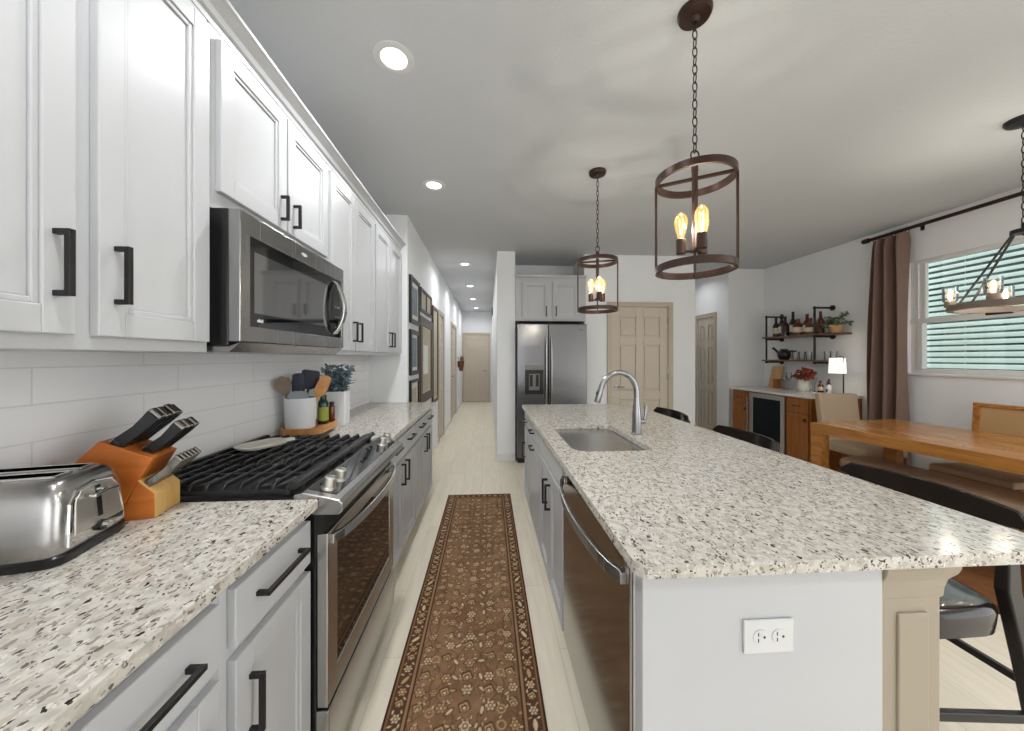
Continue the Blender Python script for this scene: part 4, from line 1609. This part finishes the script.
def pendant(label, x, y):
    pa = math.atan2(-x, y)
    t = thing('pendant_light', label, 'pendant light', (x, y, 0), 0, 'bronze cage pendants over the island')
    MB().lathe([(.064, H), (.064, H - .012), (.058, H - .024), (.02, H - .03), (.012, H - .045), (.003, H - .046)], (0, 0, 0), 28).make('canopy', M_BRZ, t, local=True, smooth=True)
    chain_mb(0, 0, 2.175, H - .04, 15).make('chain', M_BRZ, t, local=True, smooth=True)
    pts = [(.017 * math.cos(2 * PI * k / 20), 0, 2.163 + .019 * math.sin(2 * PI * k / 20)) for k in range(20)]
    MB().tube(pts, .003, 8, closed=True).make('loop', M_BRZ, t, local=True, smooth=True)
    MB().lathe([(.006, 2.145), (.013, 2.14), (.013, 2.10), (.0115, 2.09), (.0115, 1.80), (.02, 1.785), (.02, 1.775), (.004, 1.774)], (0, 0, 0), 16).make('stem', M_BRZ, t, local=True, smooth=True)
    r0 = .147
    ra = PI / 4 + .3
    tr = band(r0, 2.055, 2.082, .012).make('top_ring', M_BRZ, t, local=True, smooth=True)
    MB().box(-r0 + .006, r0 - .006, -.006, .006, 2.063, 2.074).xf(Matrix.Rotation(pa, 4, 'Z')).make('top_crossbar', M_BRZ, t, local=True)
    band(r0, 1.695, 1.722, .012).make('bottom_ring', M_BRZ, t, local=True, smooth=True)
    MB().cyl((0, 0, 1.775), (0, 0, 1.70), .005, seg=8).make('finial', M_BRZ, t, local=True)
    MB().box(-r0 + .006, r0 - .006, -.0035, .0035, 1.698, 1.703).xf(Matrix.Rotation(pa + PI / 2, 4, 'Z')).make('bottom_crossbar', M_BRZ, t, local=True)
    for k in range(2):
        a = pa + k * PI
        px, py = (r0 - .003) * math.cos(a), (r0 - .003) * math.sin(a)
        MB().box(-.0045, .0045, -.007, .007, 1.71, 2.065).xf(Matrix.Translation((px, py, 0)) @ Matrix.Rotation(a, 4, 'Z')).make('side_bar', M_BRZ, t, local=True)
    for k in range(3):
        a = .45 + k * 2 * PI / 3
        px, py = .05 * math.cos(a), .05 * math.sin(a)
        MB().tube([(0, 0, 1.782), (px, py, 1.782)], .006, 8).make('arm', M_BRZ, t, local=True)
        s_ = MB().lathe([(.004, 1.772), (.0185, 1.774), (.0185, 1.832), (.016, 1.834), (.004, 1.834)], (px, py, 0), 18).make('socket', M_BRZ, t, local=True, smooth=True)
        b_ = MB().lathe([(.011, 1.833), (.013, 1.845), (.021, 1.875), (.0255, 1.90), (.0235, 1.918), (.014, 1.935), (.005, 1.942), (.001, 1.944)], (px, py, 0), 18).make('bulb', M_BULB, t, local=True, smooth=True)
        f_ = MB()
        for q in range(4):
            aa = q * PI / 2 + .3
            f_.tube([(px + .004 * math.cos(aa), py + .004 * math.sin(aa), 1.855), (px + .009 * math.cos(aa), py + .009 * math.sin(aa), 1.915)], .0016, 5)
        f_.make('filament', M_FILA, b_, local=True)
        bulb_lamp(t, (px, py, 1.885), 3.2)
    return t


pendant('bronze cage pendant with three bulbs nearest the viewer over the island', .828, 1.344)
pendant('bronze cage pendant farther away, in front of the refrigerator wall', .815, 2.547)

# ------------------------------------------------------------------ chandelier over the table
chx, chy, chz = 3.115, 1.83, 1.66
t = thing('chandelier', 'bronze ring chandelier with clear glass candle shades over the dining table', 'chandelier', (chx, chy, 0))
MB().lathe([(.075, H), (.075, H - .012), (.066, H - .026), (.02, H - .034), (.003, H - .036)], (0, 0, 0), 28).make('canopy', M_BLKMET, t, local=True, smooth=True)
chain_mb(0, 0, 2.13, H - .03, 14, .003, .011).make('chain', M_BLKMET, t, local=True, smooth=True)
MB().lathe([(.004, 2.14), (.012, 2.135), (.012, 2.10), (.05, 2.098), (.052, 2.075), (.012, 2.07), (.003, 2.06)], (0, 0, 0), 20).make('hub', M_BLKMET, t, local=True, smooth=True)
M_GREYWD = mat('grey_weathered_ring', (120, 106, 94), .6, vary=.2, scale=20)
band(.285, chz - .018, chz + .018, .03).make('ring', M_GREYWD, t, local=True, smooth=True)
for k in range(5):
    a = math.radians(189 + 72 * k)
    px, py = .27 * math.cos(a), .27 * math.sin(a)
    ar = a + math.radians(36)
    MB().tube([(.04 * math.cos(ar), .04 * math.sin(ar), 2.085), (.27 * math.cos(ar), .27 * math.sin(ar), chz + .01)], .006, 8).make('rod', M_BLKMET, t, local=True)
    MB().lathe([(.004, chz + .015), (.026, chz + .016), (.026, chz + .05), (.004, chz + .051)], (px, py, 0), 16).make('candle_cup', M_GREYWD, t, local=True, smooth=True)
    MB().lathe([(.03, chz + .052), (.034, chz + .06), (.034, chz + .145), (.0325, chz + .145), (.0325, chz + .06), (.028, chz + .054)], (px, py, 0), 18).make('glass_shade', M_GLASS, t, local=True, smooth=True)
    b_ = MB().lathe([(.01, chz + .05), (.011, chz + .07), (.019, chz + .095), (.019, chz + .11), (.01, chz + .125), (.001, chz + .13)], (px, py, 0), 14).make('bulb', M_BULB, t, local=True, smooth=True)
    MB().tube([(px, py, chz + .075), (px, py, chz + .115)], .005, 6).make('filament', M_FILA, b_, local=True)
    bulb_lamp(t, (px, py, chz + .1), 5)

# ------------------------------------------------------------------ bar stools
def stool(label, x, y, src=None):
    t = thing('bar_stool', label, 'bar stool', (x, y, 0), 0, 'black bar stools along the island')
    rs = []
    for z, k in ((.49, .93), (.495, .98), (.555, 1.0), (.572, .97), (.58, .88), (.572, .55), (.57, .1)):
        rs.append([(p[0], p[1], z) for p in sring(.20 * k, .235 * k, z, 36, .5, .02)])
    MB().loft(rs).make('seat', M_LEATH, t, local=True, smooth=True, angle=60)
    # curved low back
    mb = MB()
    rings = []
    for k in range(17):
        q = -1 + 2 * k / 16
        yy = .278 * q
        xx = .235 - .06 * q * q
        top = .886 + .004 * (1 - q * q) - (.03 if abs(q) > .98 else 0)
        rings.append([(xx - .013, yy, .80 + .04 * q * q), (xx - .006, yy, top), (xx + .012, yy, top - .004), (xx + .012, yy, .80 + .04 * q * q)])
    mb.loft(rings)
    mb.make('backrest', M_LEATH, t, local=True, smooth=True, bevel=.006, segs=3, angle=50)
    for s_ in (-1, 1):
        MB().loft([[(cx0 - a_, s_ * cy0 - b_, z), (cx0 + a_, s_ * cy0 - b_, z), (cx0 + a_, s_ * cy0 + b_, z), (cx0 - a_, s_ * cy0 + b_, z)]
                   for z, cx0, cy0, a_, b_ in ((0, .275, .26, .018, .016), (.4, .24, .225, .022, .018), (.62, .215, .205, .024, .018), (.84, .222, .20, .014, .014))]).make('leg', M_STLWOOD, t, local=True, bevel=.005)
        MB().loft([[(cx0 - a_, s_ * cy0 - a_, z), (cx0 + a_, s_ * cy0 - a_, z), (cx0 + a_, s_ * cy0 + a_, z), (cx0 - a_, s_ * cy0 + a_, z)]
                   for z, cx0, cy0, a_ in ((0, -.225, .225, .016), (.51, -.14, .17, .021))]).make('leg', M_STLWOOD, t, local=True, bevel=.005)
    for s_ in (-1, 1):
        MB().bar((-.195, s_ * .2, .25), (.245, s_ * .24, .25), .02, .026).make('stretcher', M_STLWOOD, t, local=True, bevel=.003)
    MB().bar((-.203, -.2, .24), (-.203, .2, .24), .022, .03).make('footrest', M_STLWOOD, t, local=True, bevel=.003)
    MB().bar((.245, -.23, .34), (.245, .23, .34), .018, .024).make('stretcher', M_STLWOOD, t, local=True, bevel=.003)
    return t


s0 = stool('black leather bar stool nearest the viewer, beside the tan pilaster', 1.42, 1.2)
dup(s0, (1.40, 2.06, 0), 'black leather bar stool in the middle of the island row, before the wine cooler')
dup(s0, (1.40, 2.93, 0), 'black leather bar stool at the far end of the island, before the pantry door')

# ------------------------------------------------------------------ dining set
M_ARUG = mat('rust_brown_wool', (122, 80, 50), .95, spec=.1, vary=.3, scale=22, bump=.4, bscale=320)
M_ARUGB = mat('dark_rug_border', (84, 50, 34), .95, spec=.1, vary=.2, scale=30, bump=.4, bscale=320)
t = thing('area_rug', 'rust-brown area rug under the dining table', 'rug', (3.42, 2.0, 0), math.radians(4))
MB().box(-.68, .68, -1.12, 1.12, .0005, .005).make('field', M_ARUG, t, local=True)
mb = MB()
mb.frame(lambda u, v, q: (u, v, q), -.76, .76, -1.2, 1.2, -.68, .68, -1.12, 1.12, .0005, .0055)
mb.make('border', M_ARUGB, t, local=True)
tang = math.radians(7)
t = thing('dining_table', 'honey oak dining table with thick square legs by the window', 'table', (3.49, 2.08, .0055), tang)
tw, tl = .47, .95
MB().box(-tw, tw, -tl, tl, .728, .76).make('tabletop', M_TABLE, t, local=True, bevel=.004)
for s_ in (-1, 1):
    MB().box(s_ * (tw - .004), s_ * (tw - .03), -tl + .09, tl - .09, .672, .729).make('apron', M_TABLE, t, local=True, bevel=.002)
    MB().box(-tw + .09, tw - .09, s_ * (tl - .004), s_ * (tl - .03), .672, .729).make('apron', M_TABLE, t, local=True, bevel=.002)
    for q in (-1, 1):
        MB().box(s_ * (tw - .002), s_ * (tw - .092), q * (tl - .002), q * (tl - .092), 0, .729).make('leg', M_TABLE, t, local=True, bevel=.003)


def parsons(label, x, y, rot):
    t = thing('dining_chair', label, 'chair', (x, y, .0055), rot)
    # local: faces -y, back at +y
    MB().box(-.225, .225, -.24, .2, .37, .47).make('seat', M_TANFAB, t, local=True, bevel=.025, segs=3)
    MB().loft([[(-.225, yy, z), (.225, yy, z), (.225, yy + .07, z), (-.225, yy + .07, z)] for z, yy in ((.40, .16), (.6, .175), (.95, .215))]).make('backrest', M_TANFAB, t, local=True, bevel=.018, segs=3)
    for a in (-1, 1):
        MB().box(a * .2 - .02, a * .2 + .02, -.225, -.185, 0, .38).make('leg', M_STLWOOD, t, local=True, bevel=.003)
        MB().box(a * .2 - .02, a * .2 + .02, .165, .205, 0, .42).make('leg', M_STLWOOD, t, local=True, bevel=.003)
    return t


parsons('tan upholstered dining chair at the far head of the table before the bar cabinet', 3.80, 3.32, 0.02)
t = thing('dining_chair', 'wood-framed dining chair with tan panel back under the window', 'chair', (3.91, 2.43, .0055), -PI / 2 + .02)
MB().box(-.235, .235, -.26, .17, .42, .47).make('seat', M_TANFAB, t, local=True, bevel=.015, segs=3)
MB().box(-.24, .24, -.25, .17, .375, .42).make('seat_frame', M_TABLE, t, local=True, bevel=.003)
for a in (-1, 1):
    MB().box(a * .24 - .022, a * .24 + .022, -.25, -.21, 0, .40).make('leg', M_TABLE, t, local=True, bevel=.003)
    MB().loft([[(a * .24 - .022, yy, z), (a * .24 + .022, yy, z), (a * .24 + .022, yy + .035, z), (a * .24 - .022, yy + .035, z)] for z, yy in ((0, .175), (.45, .165), (.945, .2))]).make('leg', M_TABLE, t, local=True, bevel=.003)
MB().box(-.262, .262, .198, .24, .935, .965).make('top_rail', M_TABLE, t, local=True, bevel=.003)
MB().loft([[(-.218, yy, z), (.218, yy, z), (.218, yy + .02, z), (-.218, yy + .02, z)] for z, yy in ((.56, .182), (.935, .208))]).make('back_panel', mat('tan_leather_panel', (190, 152, 106), .55), t, local=True)

t = thing('dining_bench', 'brown leather bench tucked along the near side of the table', 'bench', (3.24, 2.17, .0055), tang)
rs = []
for yy, k in ((-.66, .6), (-.655, .85), (-.62, 1), (0, 1), (.62, 1), (.655, .85), (.66, .6)):
    ring = []
    for i in range(20):
        a = 2 * PI * i / 20
        ca, sa = math.cos(a), math.sin(a)
        ring.append((.175 * k * math.copysign(abs(ca) ** .5, ca), yy, .445 + .05 * k * math.copysign(abs(sa) ** .6, sa)))
    rs.append(ring)
MB().loft(rs).make('cushion', M_BENCH, t, local=True, smooth=True, angle=60)
MB().box(-.15, .15, -.6, .6, .36, .40).make('frame', M_STLWOOD, t, local=True, bevel=.003)
for a in (-1, 1):
    for b in (-1, 1):
        MB().box(a * .13 - .02, a * .13 + .02, b * .56 - .02, b * .56 + .02, 0, .37).make('leg', M_STLWOOD, t, local=True, bevel=.003)

# ------------------------------------------------------------------ curtain and rod
t = thing('curtain_rod', 'dark bronze curtain rod with ring finial above the window', 'curtain rod', (4.25, 2.3, 2.66))
MB().cyl((4.25, 1.0, 2.66), (4.25, 3.62, 2.66), .017, seg=14).make('rod', M_BRZ, t, smooth=True)
MB().tube([(4.25, 3.61, 2.66), (4.25, 3.625, 2.66), (4.25, 3.63, 2.66), (4.25, 3.68, 2.66), (4.25, 3.69, 2.66)], [.018, .019, .027, .027, .02], 14).make('finial', M_BRZ, t, smooth=True)
for y in (1.2, 3.2):
    mb = MB().box(4.322, 4.33, y - .015, y + .015, 2.62, 2.70).box(4.245, 4.324, y - .006, y + .006, 2.654, 2.666)
    mb.make('bracket', M_BRZ, t, bevel=.002)
t = thing('curtain', 'mauve-brown floor-length curtain gathered left of the window', 'curtain', (4.22, 3.4, 0))
N_ = 96
rings = []
for z in np.linspace(.015, 2.625, 30):
    q = z / 2.625
    yc = 3.42 + .035 * (1 - q) - .02 * q
    wd = .145 + .05 * (1 - q) * 0 + .03 * (1 - q) - .03 * math.exp(-((q - .45) / .25) ** 2) * 0
    outer_, inner_ = [], []
    for i in range(N_ + 1):
        u = i / N_
        y = yc + wd * (2 * u - 1) + .03 * math.sin(2.2 * (1 - q)) * (u - .5)
        ph = u * 2 * PI * 3.2 + .9 * math.sin(3 * q) + .7 * math.sin(5 * u + 2 * q)
        am = .068 * (1 if q < .97 else .6)
        x = 4.225 + am * math.cos(ph)
        if i in (0, N_):
            pass
        outer_.append((x - .004, y, z))
        inner_.append((x + .004, y, z))
    rings.append(outer_ + inner_[::-1])
MB().loft(rings).make('fabric', M_CURT, t, smooth=True, angle=60)
for k in range(5):
    y = 3.27 + k * .06
    pts = [(4.25 + .026 * math.cos(2 * PI * i / 18), y, 2.65 + .026 * math.sin(2 * PI * i / 18)) for i in range(18)]
    MB().tube(pts, .0035, 7, closed=True).make('ring', M_BRZ, t, smooth=True)

# ------------------------------------------------------------------ bar cabinet run
bx, by0, by1, bz = 3.70, 3.76, 5.03, .875
FBn = face_nx(bx)


def bar_cab(label, y0, y1):
    t = thing('bar_cabinet', label, 'cabinet', (4.0, (y0 + y1) / 2, 0), 0, 'amber wood bar cabinets')
    MB().box(bx, 4.325, y0, y1, .09, bz).make('body', M_CABW, t, bevel=.002)
    MB().box(bx + .05, 4.325, y0, y1, 0, .09).make('toe_kick', M_CABW, t)
    d = shaker(FBn, y0 + .02, y1 - .02, .70, .855, panel=False).make('drawer', M_CABW, t, bevel=.004)
    pull(FBn, (y0 + y1) / 2, .775, .1, False, out=.022, th=.008).make('handle', M_BRZ, d)
    door_part(t, FBn, y0 + .02, y1 - .02, .11, .685, y0 + .045, .62, .03, M_CABW, hm=M_BRZ)
    return t


bar_cab('narrow amber wood bar cabinet left of the wine cooler', 4.70, by1)
bar_cab('amber wood bar cabinet right of the wine cooler, behind the table', by0, 4.09)
t = thing('wine_cooler', 'under-counter wine cooler with steel frame and dark glass', 'wine cooler', (4.0, 4.4, 0))
cy0, cy1 = 4.10, 4.69
MB().box(bx + .04, 4.32, cy0, cy1, .0, bz - .005).make('case', M_BLACK, t)
mb = MB()
mb.frame(FBn, cy0 + .005, cy1 - .005, .1, .86, cy0 + .065, cy1 - .065, .155, .80, -.035, .018)
d = mb.make('door_frame', M_STEELL, t, bevel=.003)
MB().fbox(FBn, cy0 + .065, cy1 - .065, .155, .80, -.034, .010).make('door_glass', M_COOLIN, d)
MB().fbox(FBn, cy1 - .012, cy1 + .002, .2, .80, .04, .055).fbox(FBn, cy1 - .012, cy1 + .002, .25, .27, .018, .04).fbox(FBn, cy1 - .012, cy1 + .002, .73, .75, .018, .04).make('handle', M_STEEL, t, bevel=.002)
MB().box(bx + .03, 4.0, cy0, cy1, .0, .095).make('vent_grille', M_BLACK, t)
o = MB().box(bx - .03, 4.328, by0 - .015, by1 + .02, bz, bz + .03).make('countertop', M_QUARTZ, bevel=.004)
tag(o, 'white countertop over the bar cabinets and wine cooler', 'countertop')
BT = bz + .03

# pipe shelves above the bar
t = thing('pipe_shelf', 'black pipe wall shelf with two brown boards above the bar', 'shelf', (4.2, 4.45, 1.28))
PX = 4.085
for y, zt in ((4.86, 1.945), (4.105, 1.975)):
    mb = MB()
    mb.tube([(PX, y, 1.285), (PX, y, zt)], .0125, 10)
    for z in (1.285, 1.615, zt):
        mb.tube([(PX - .0, y, z), (4.328, y, z)], .0125, 10)
        mb.tube([(4.318, y, z), (4.3295, y, z)], .034, 16)
        mb.ell((PX, y, z), .019, .019, .019, 10, 6)
    mb.make('pipe_frame', M_BLKMET, t, smooth=True)
MB().box(4.07, 4.325, 3.87, 4.93, 1.628, 1.65).make('upper_board', M_SHELFW, t, bevel=.002)
MB().box(4.07, 4.325, 3.93, 4.93, 1.298, 1.318).make('lower_board', M_SHELFW, t, bevel=.002)
S1, S2 = 1.6505, 1.3185


def bottle(name, label, x, y, z, h, r, m, neck=.36, lab=True, cat='bottle', grp=None):
    if grp:
        h, r = h * 1.06, r * 1.12
    t = thing(name, label, cat, (x, y, z), 0, grp)
    hs = h * (1 - neck)
    MB().lathe([(r * .9, 0), (r, .004), (r, hs * .86), (r * .8, hs * .98), (r * .4, hs * 1.12), (r * .36, h * .96), (r * .42, h * .965), (r * .42, h), (.002, h)], (0, 0, 0), 18).make('glass', m, t, local=True, smooth=True)
    if lab:
        MB().lathe([(r * 1.01, hs * .25), (r * 1.01, hs * .7)], (0, 0, 0), 18).make('paper_label', M_LABELP, t, local=True, smooth=True)
    return t


g = 'wine bottles on the upper pipe shelf'
bottle('wine_bottle', 'dark wine bottle at the left end of the upper pipe shelf', 4.2, 4.82, S1, .27, .037, M_WINE, grp=g)
bottle('wine_bottle', 'dark wine bottle second from the left on the upper shelf', 4.2, 4.72, S1, .30, .037, M_WINE, grp=g)
bottle('wine_bottle', 'dark wine bottle third from the left on the upper shelf', 4.17, 4.63, S1, .26, .04, M_WINE, lab=False, grp=g)
bottle('wine_bottle', 'tallest black wine bottle, fourth from the left on the upper shelf', 4.22, 4.56, S1, .315, .036, M_BLACK, grp=g)
g = 'amber liquor bottles on the upper pipe shelf'
bottle('liquor_bottle', 'squat amber liquor bottle just right of the wine bottles', 4.19, 4.45, S1, .21, .05, M_AMBER, .3, grp=g)
bottle('liquor_bottle', 'tall amber liquor bottle second in the amber group', 4.22, 4.345, S1, .26, .042, M_AMBER, .35, grp=g)
bottle('liquor_bottle', 'round amber decanter with cream label third in the amber group', 4.17, 4.25, S1, .2, .046, M_AMBER, .4, grp=g)
bottle('liquor_bottle', 'dark amber bottle beside the middle pipe post', 4.22, 4.16, S1, .27, .038, M_AMBER, .35, False, grp=g)


def tumbler(label, x, y, z, h=.1, r=.036, grp='clear glasses on the pipe shelf'):
    o_ = MB().lathe([(r * .8, 0), (r * .85, .003), (r, h), (r * .94, h), (r * .8, .008), (.002, .007)], (x, y, z), 18).make('drinking_glass', M_GLASS, None, smooth=True)
    return tag(o_, label, 'glass', grp)


tumbler('clear tumbler on the upper shelf between the middle post and the plant', 4.2, 4.06, S1, .13, .028)
for i, y in enumerate((4.5, 4.4, 4.3)):
    tumbler('clear glass left of the middle post on the lower shelf, %s from the pewter jug' % ordn[i], 4.2, y, S2, .11)
for i, y in enumerate((4.05, 3.972)):
    tumbler('clear glass right of the middle post on the lower shelf, %s from the post' % ordn[i], 4.2, y, S2, .11)
t = thing('pewter_jug', 'dark pewter spouted jug at the left of the lower pipe shelf', 'jug', (4.19, 4.67, S2), PI / 2 + PI)
MB().lathe([(.05, 0), (.055, .004), (.075, .05), (.08, .08), (.07, .12), (.05, .14), (.05, .15), (.003, .155)], (0, 0, 0), 22).make('body', M_DARKBOWL, t, local=True, smooth=True)
MB().tube([(-.06, 0, .07), (-.11, 0, .11), (-.17, 0, .16), (-.19, 0, .165)], [.02, .017, .014, .018], 10).make('spout', M_DARKBOWL, t, local=True, smooth=True)
MB().tube([(.07, 0, .1), (.12, 0, .125), (.17, 0, .115), (.2, 0, .12)], [.014, .011, .012, .008], 10).make('grip', M_DARKBOWL, t, local=True, smooth=True)

t = thing('potted_plant', 'trailing green plant in a tan pot on the right of the upper shelf', 'plant', (4.185, 3.935, S1))
MB().lathe([(.05, 0), (.055, .003), (.072, .085), (.072, .092), (.062, .092), (.058, .07), (.003, .068)], (0, 0, 0), 22).make('pot', M_POTTAN, t, local=True, smooth=True)
sp_ = []
stems = MB()
for i in range(18):
    a = random.uniform(0, 2 * PI)
    ex = random.uniform(.06, .2)
    p0 = Vector((0, 0, .07))
    p2 = Vector((ex * math.cos(a) * .5, ex * math.sin(a) * 1.15, random.uniform(.05, .21)))
    p1 = (p0 + p2) / 2 + Vector((0, 0, .06))
    stems.tube([p0, p1, p2], .002, 5)
    sp_.append((p0, p1, p2))
stems.make('stems', M_LEAF, t, local=True)


def cf2(i):
    p0, p1, p2 = sp_[i % len(sp_)]
    q = random.uniform(.3, 1.02)
    p = p0 * (1 - q) ** 2 + p1 * 2 * q * (1 - q) + p2 * q * q
    return p, Vector((random.uniform(-1, .8), random.uniform(-1, 1), random.uniform(-.5, .8)))


leaves(150, cf2, .05, .03, MB()).make('foliage', M_LEAF, t, local=True)

# things on the bar top
t = thing('cutting_board', 'pale wood cutting board leaning at the left of the bar top', 'cutting board', (4.2, 4.87, BT))
MB().loft([[(x0 - .012, 4.79, z), (x0 - .012, 4.98, z), (x0 + .012, 4.98, z), (x0 + .012, 4.79, z)] for z, x0 in ((BT, 4.22), (BT + .31, 4.29))]).make('board', M_PALEW, t, bevel=.004)
t = thing('wood_box', 'small brown wooden block in front of the cutting board', 'box', (4.17, 4.77, BT))
MB().box(-.035, .035, -.035, .035, 0, .12).make('case', M_CABW, t, local=True, bevel=.003)
MB().box(-.037, .037, -.037, .037, .12, .135).make('lid', M_CABW, t, local=True, bevel=.002)
for i, (y, h) in enumerate(((4.62, .19), (4.55, .24))):
    t = thing('stemmed_glass', ('short' if i == 0 else 'tall') + ' clear stemmed glass on the bar left of the white vase', 'glass', (4.15, y, BT), 0, 'stemmed glasses on the bar')
    MB().lathe([(.034, 0), (.034, .003), (.006, .008), (.004, h * .5), (.01, h * .55)], (0, 0, 0), 18).make('stem', M_GLASS, t, local=True, smooth=True)
    MB().lathe([(.008, h * .53), (.032, h * .68), (.036, h * .8), (.03, h), (.028, h), (.034, h * .8), (.03, h * .69), (.006, h * .56)], (0, 0, 0), 18).make('bowl', M_GLASS, t, local=True, smooth=True)
t = thing('flower_vase', 'round white vase of rust flowers on the bar top', 'vase', (4.1, 4.27, BT))
MB().lathe([(.045, 0), (.055, .003), (.074, .05), (.076, .085), (.06, .13), (.042, .155), (.046, .17), (.04, .17), (.036, .15), (.003, .13)], (0, 0, 0), 24).make('pot', M_CREAM, t, local=True, smooth=True)
fl, fl2, sm = MB(), MB(), MB()
for i in range(60):
    a = random.uniform(0, 2 * PI)
    rr = random.uniform(.0, .12)
    c_ = Vector((rr * math.cos(a) * .7, rr * math.sin(a) * 1.25, .19 + random.uniform(0, .11) - rr * .35))
    sm.tube([(0, 0, .12), c_], .002, 5)
    for k in range(7):
        aa = 2 * PI * k / 7
        d_ = Vector((math.cos(aa) * .8, math.sin(aa), random.uniform(-.4, 1.1)))
        leaves(1, lambda _i: (c_, d_), .036, .026, fl, 0)
sm.make('stems', M_STEM, t, local=True)
fl.make('blooms', M_REDFL, t, local=True)
t = thing('serving_board', 'pale marble tray under the small bottles on the bar', 'tray', (4.13, 4.0, BT))
MB().box(4.03, 4.22, 3.92, 4.16, BT, BT + .012).make('slab', M_CREAM, t, bevel=.003)
bottle('syrup_bottle', 'small clear bottle at the left of the bar tray', 4.13, 4.12, BT + .012, .19, .024, M_GLASS, .4, False)
bottle('bitters_bottle', 'amber bottle with cream label in the middle of the bar tray', 4.12, 4.06, BT + .012, .15, .03, M_AMBER, .35)
bottle('vinegar_bottle', 'slim dark bottle at the back of the bar tray', 4.17, 4.005, BT + .012, .17, .022, M_BRZ, .3, False)
t = thing('soap_bottle', 'white pump bottle next to the lamp on the bar', 'bottle', (4.12, 3.955, BT + .012))
MB().lathe([(.026, 0), (.028, .003), (.028, .08), (.012, .1), (.012, .105), (.003, .105)], (0, 0, 0), 18).make('body', M_WHTCER, t, local=True, smooth=True)
MB().cyl((0, 0, .105), (0, 0, .135), .005).box(-.03, .006, -.006, .006, .135, .145).make('pump', M_BLACK, t, local=True)
MB().box(-.0285, -.027, -.012, .012, .02, .05).make('label_patch', M_BLACK, t, local=True)
t = thing('table_lamp', 'table lamp with lit white shade on a thin black post on the bar', 'lamp', (4.1, 3.765, BT))
MB().box(-.065, .065, -.015, .13, 0, .014).make('base', M_BLKMET, t, local=True, bevel=.002)
MB().tube([(0, -.0, .012), (0, -.0, .45), (0, .03, .458), (0, .06, .458)], .006, 8).make('post', M_BLKMET, t, local=True, smooth=True)
rs = []
for r, z in ((.08, .26), (.072, .44), (.070, .44), (.078, .26)):
    rs.append([(r * math.cos(2 * PI * k / 28), .07 + r * math.sin(2 * PI * k / 28), z) for k in range(28)])
MB().loft(rs, False, True).make('shade', M_SHADE, t, local=True, smooth=True)
bb = MB().ell((0, .07, .36), .028, .028, .036).make('bulb', emit_mat('lamp_bulb', (255, 240, 214), 14), t, local=True, smooth=True)

# ------------------------------------------------------------------ frames on the hallway wall
def frame(label, y0, y1, z0, z1, m, fw, art, mat_w=.04, muntins=(), name='picture_frame', cat='picture'):
    t = thing(name, label, cat, (-.79, (y0 + y1) / 2, z0), 0, 'frames on the hallway wall')
    fr = face_px(-.7895)
    mb = MB()
    mb.frame(fr, y0, y1, z0, z1, y0 + fw, y1 - fw, z0 + fw, z1 - fw, 0, .026)
    for mu in muntins:
        mb.fbox(fr, mu - fw / 2, mu + fw / 2, z0 + fw, z1 - fw, 0, .024)
    mb.make('frame', m, t, bevel=.003)
    MB().fbox(fr, y0 + fw, y1 - fw, z0 + fw, z1 - fw, 0, .012).make('mount', M_PAPER, t)
    if art:
        MB().fbox(fr, y0 + fw + mat_w, y1 - fw - mat_w, z0 + fw + mat_w, z1 - fw - mat_w, .012, .014).make('print', art, t)
    return t


frame('black framed print at the top of the hallway picture group, nearest the cabinets', 3.5, 3.95, 1.70, 2.18, M_BLKMET, .045, M_PHOTO, .05)
frame('black framed blue print in the middle of the hallway group, nearest the cabinets', 3.5, 3.90, 1.17, 1.635, M_BLKMET, .045, M_PHOTO, .035)
frame('small black framed print low on the hallway wall above the counter', 3.5, 3.90, .70, 1.12, M_BLKMET, .03, M_SEPIA, .06)
frame('narrow black double frame at the top of the hallway group', 4.0, 4.76, 1.885, 2.16, M_BLKMET, .035, M_SEPIA, .01, (4.38,))
t = frame('large dark walnut framed board with papers clipped to it', 3.99, 4.84, .81, 1.83, M_DARKWF, .11, M_SEPIA, .01, name='memo_board', cat='board')
MB().box(-.778, -.772, 4.2, 4.5, 1.15, 1.5).make('paper_sheet', M_PAPER, t)
frame('tall narrow dark frame at the far end of the hallway group', 4.88, 5.38, .70, 2.08, M_DARKWF, .05, M_SEPIA, .02)
t = thing('wall_basket', 'brown wall basket of dried grass near the hallway end', 'basket', (-.70, 9.0, 1.0))
rs = []
for z, k in ((0, .4), (.03, .55), (.18, .8), (.25, .95), (.25, .85), (.06, .4)):
    rs.append([(.09 * k * math.cos(2 * PI * i / 20), .1 * k * math.sin(2 * PI * i / 20), z) for i in range(20)])
MB().loft(rs).make('basket', M_BASKET, t, local=True, smooth=True)
MB().box(-.0895, -.06, -.03, .03, .1, .26).make('hanger', M_BASKET, t, local=True)
mb = MB()
for i in range(26):
    a = random.uniform(0, 2 * PI)
    mb.tube([(0, 0, .08), (.1 * math.cos(a) * random.random(), .1 * math.sin(a) * random.random(), .33 + random.random() * .07)], [.004, .009], 5)
mb.make('dried_grass', M_DRIED, t, local=True)
t = thing('door_chime', 'small dark box high on the right hallway wall', 'chime', (.1, 8.4, 2.35))
MB().box(.085, .1135, 8.25, 8.55, 2.37, 2.55).make('case', M_DISP, t, bevel=.004)
MB().box(.083, .086, 8.3, 8.5, 2.4, 2.52).make('grille', M_BLKMET, t)
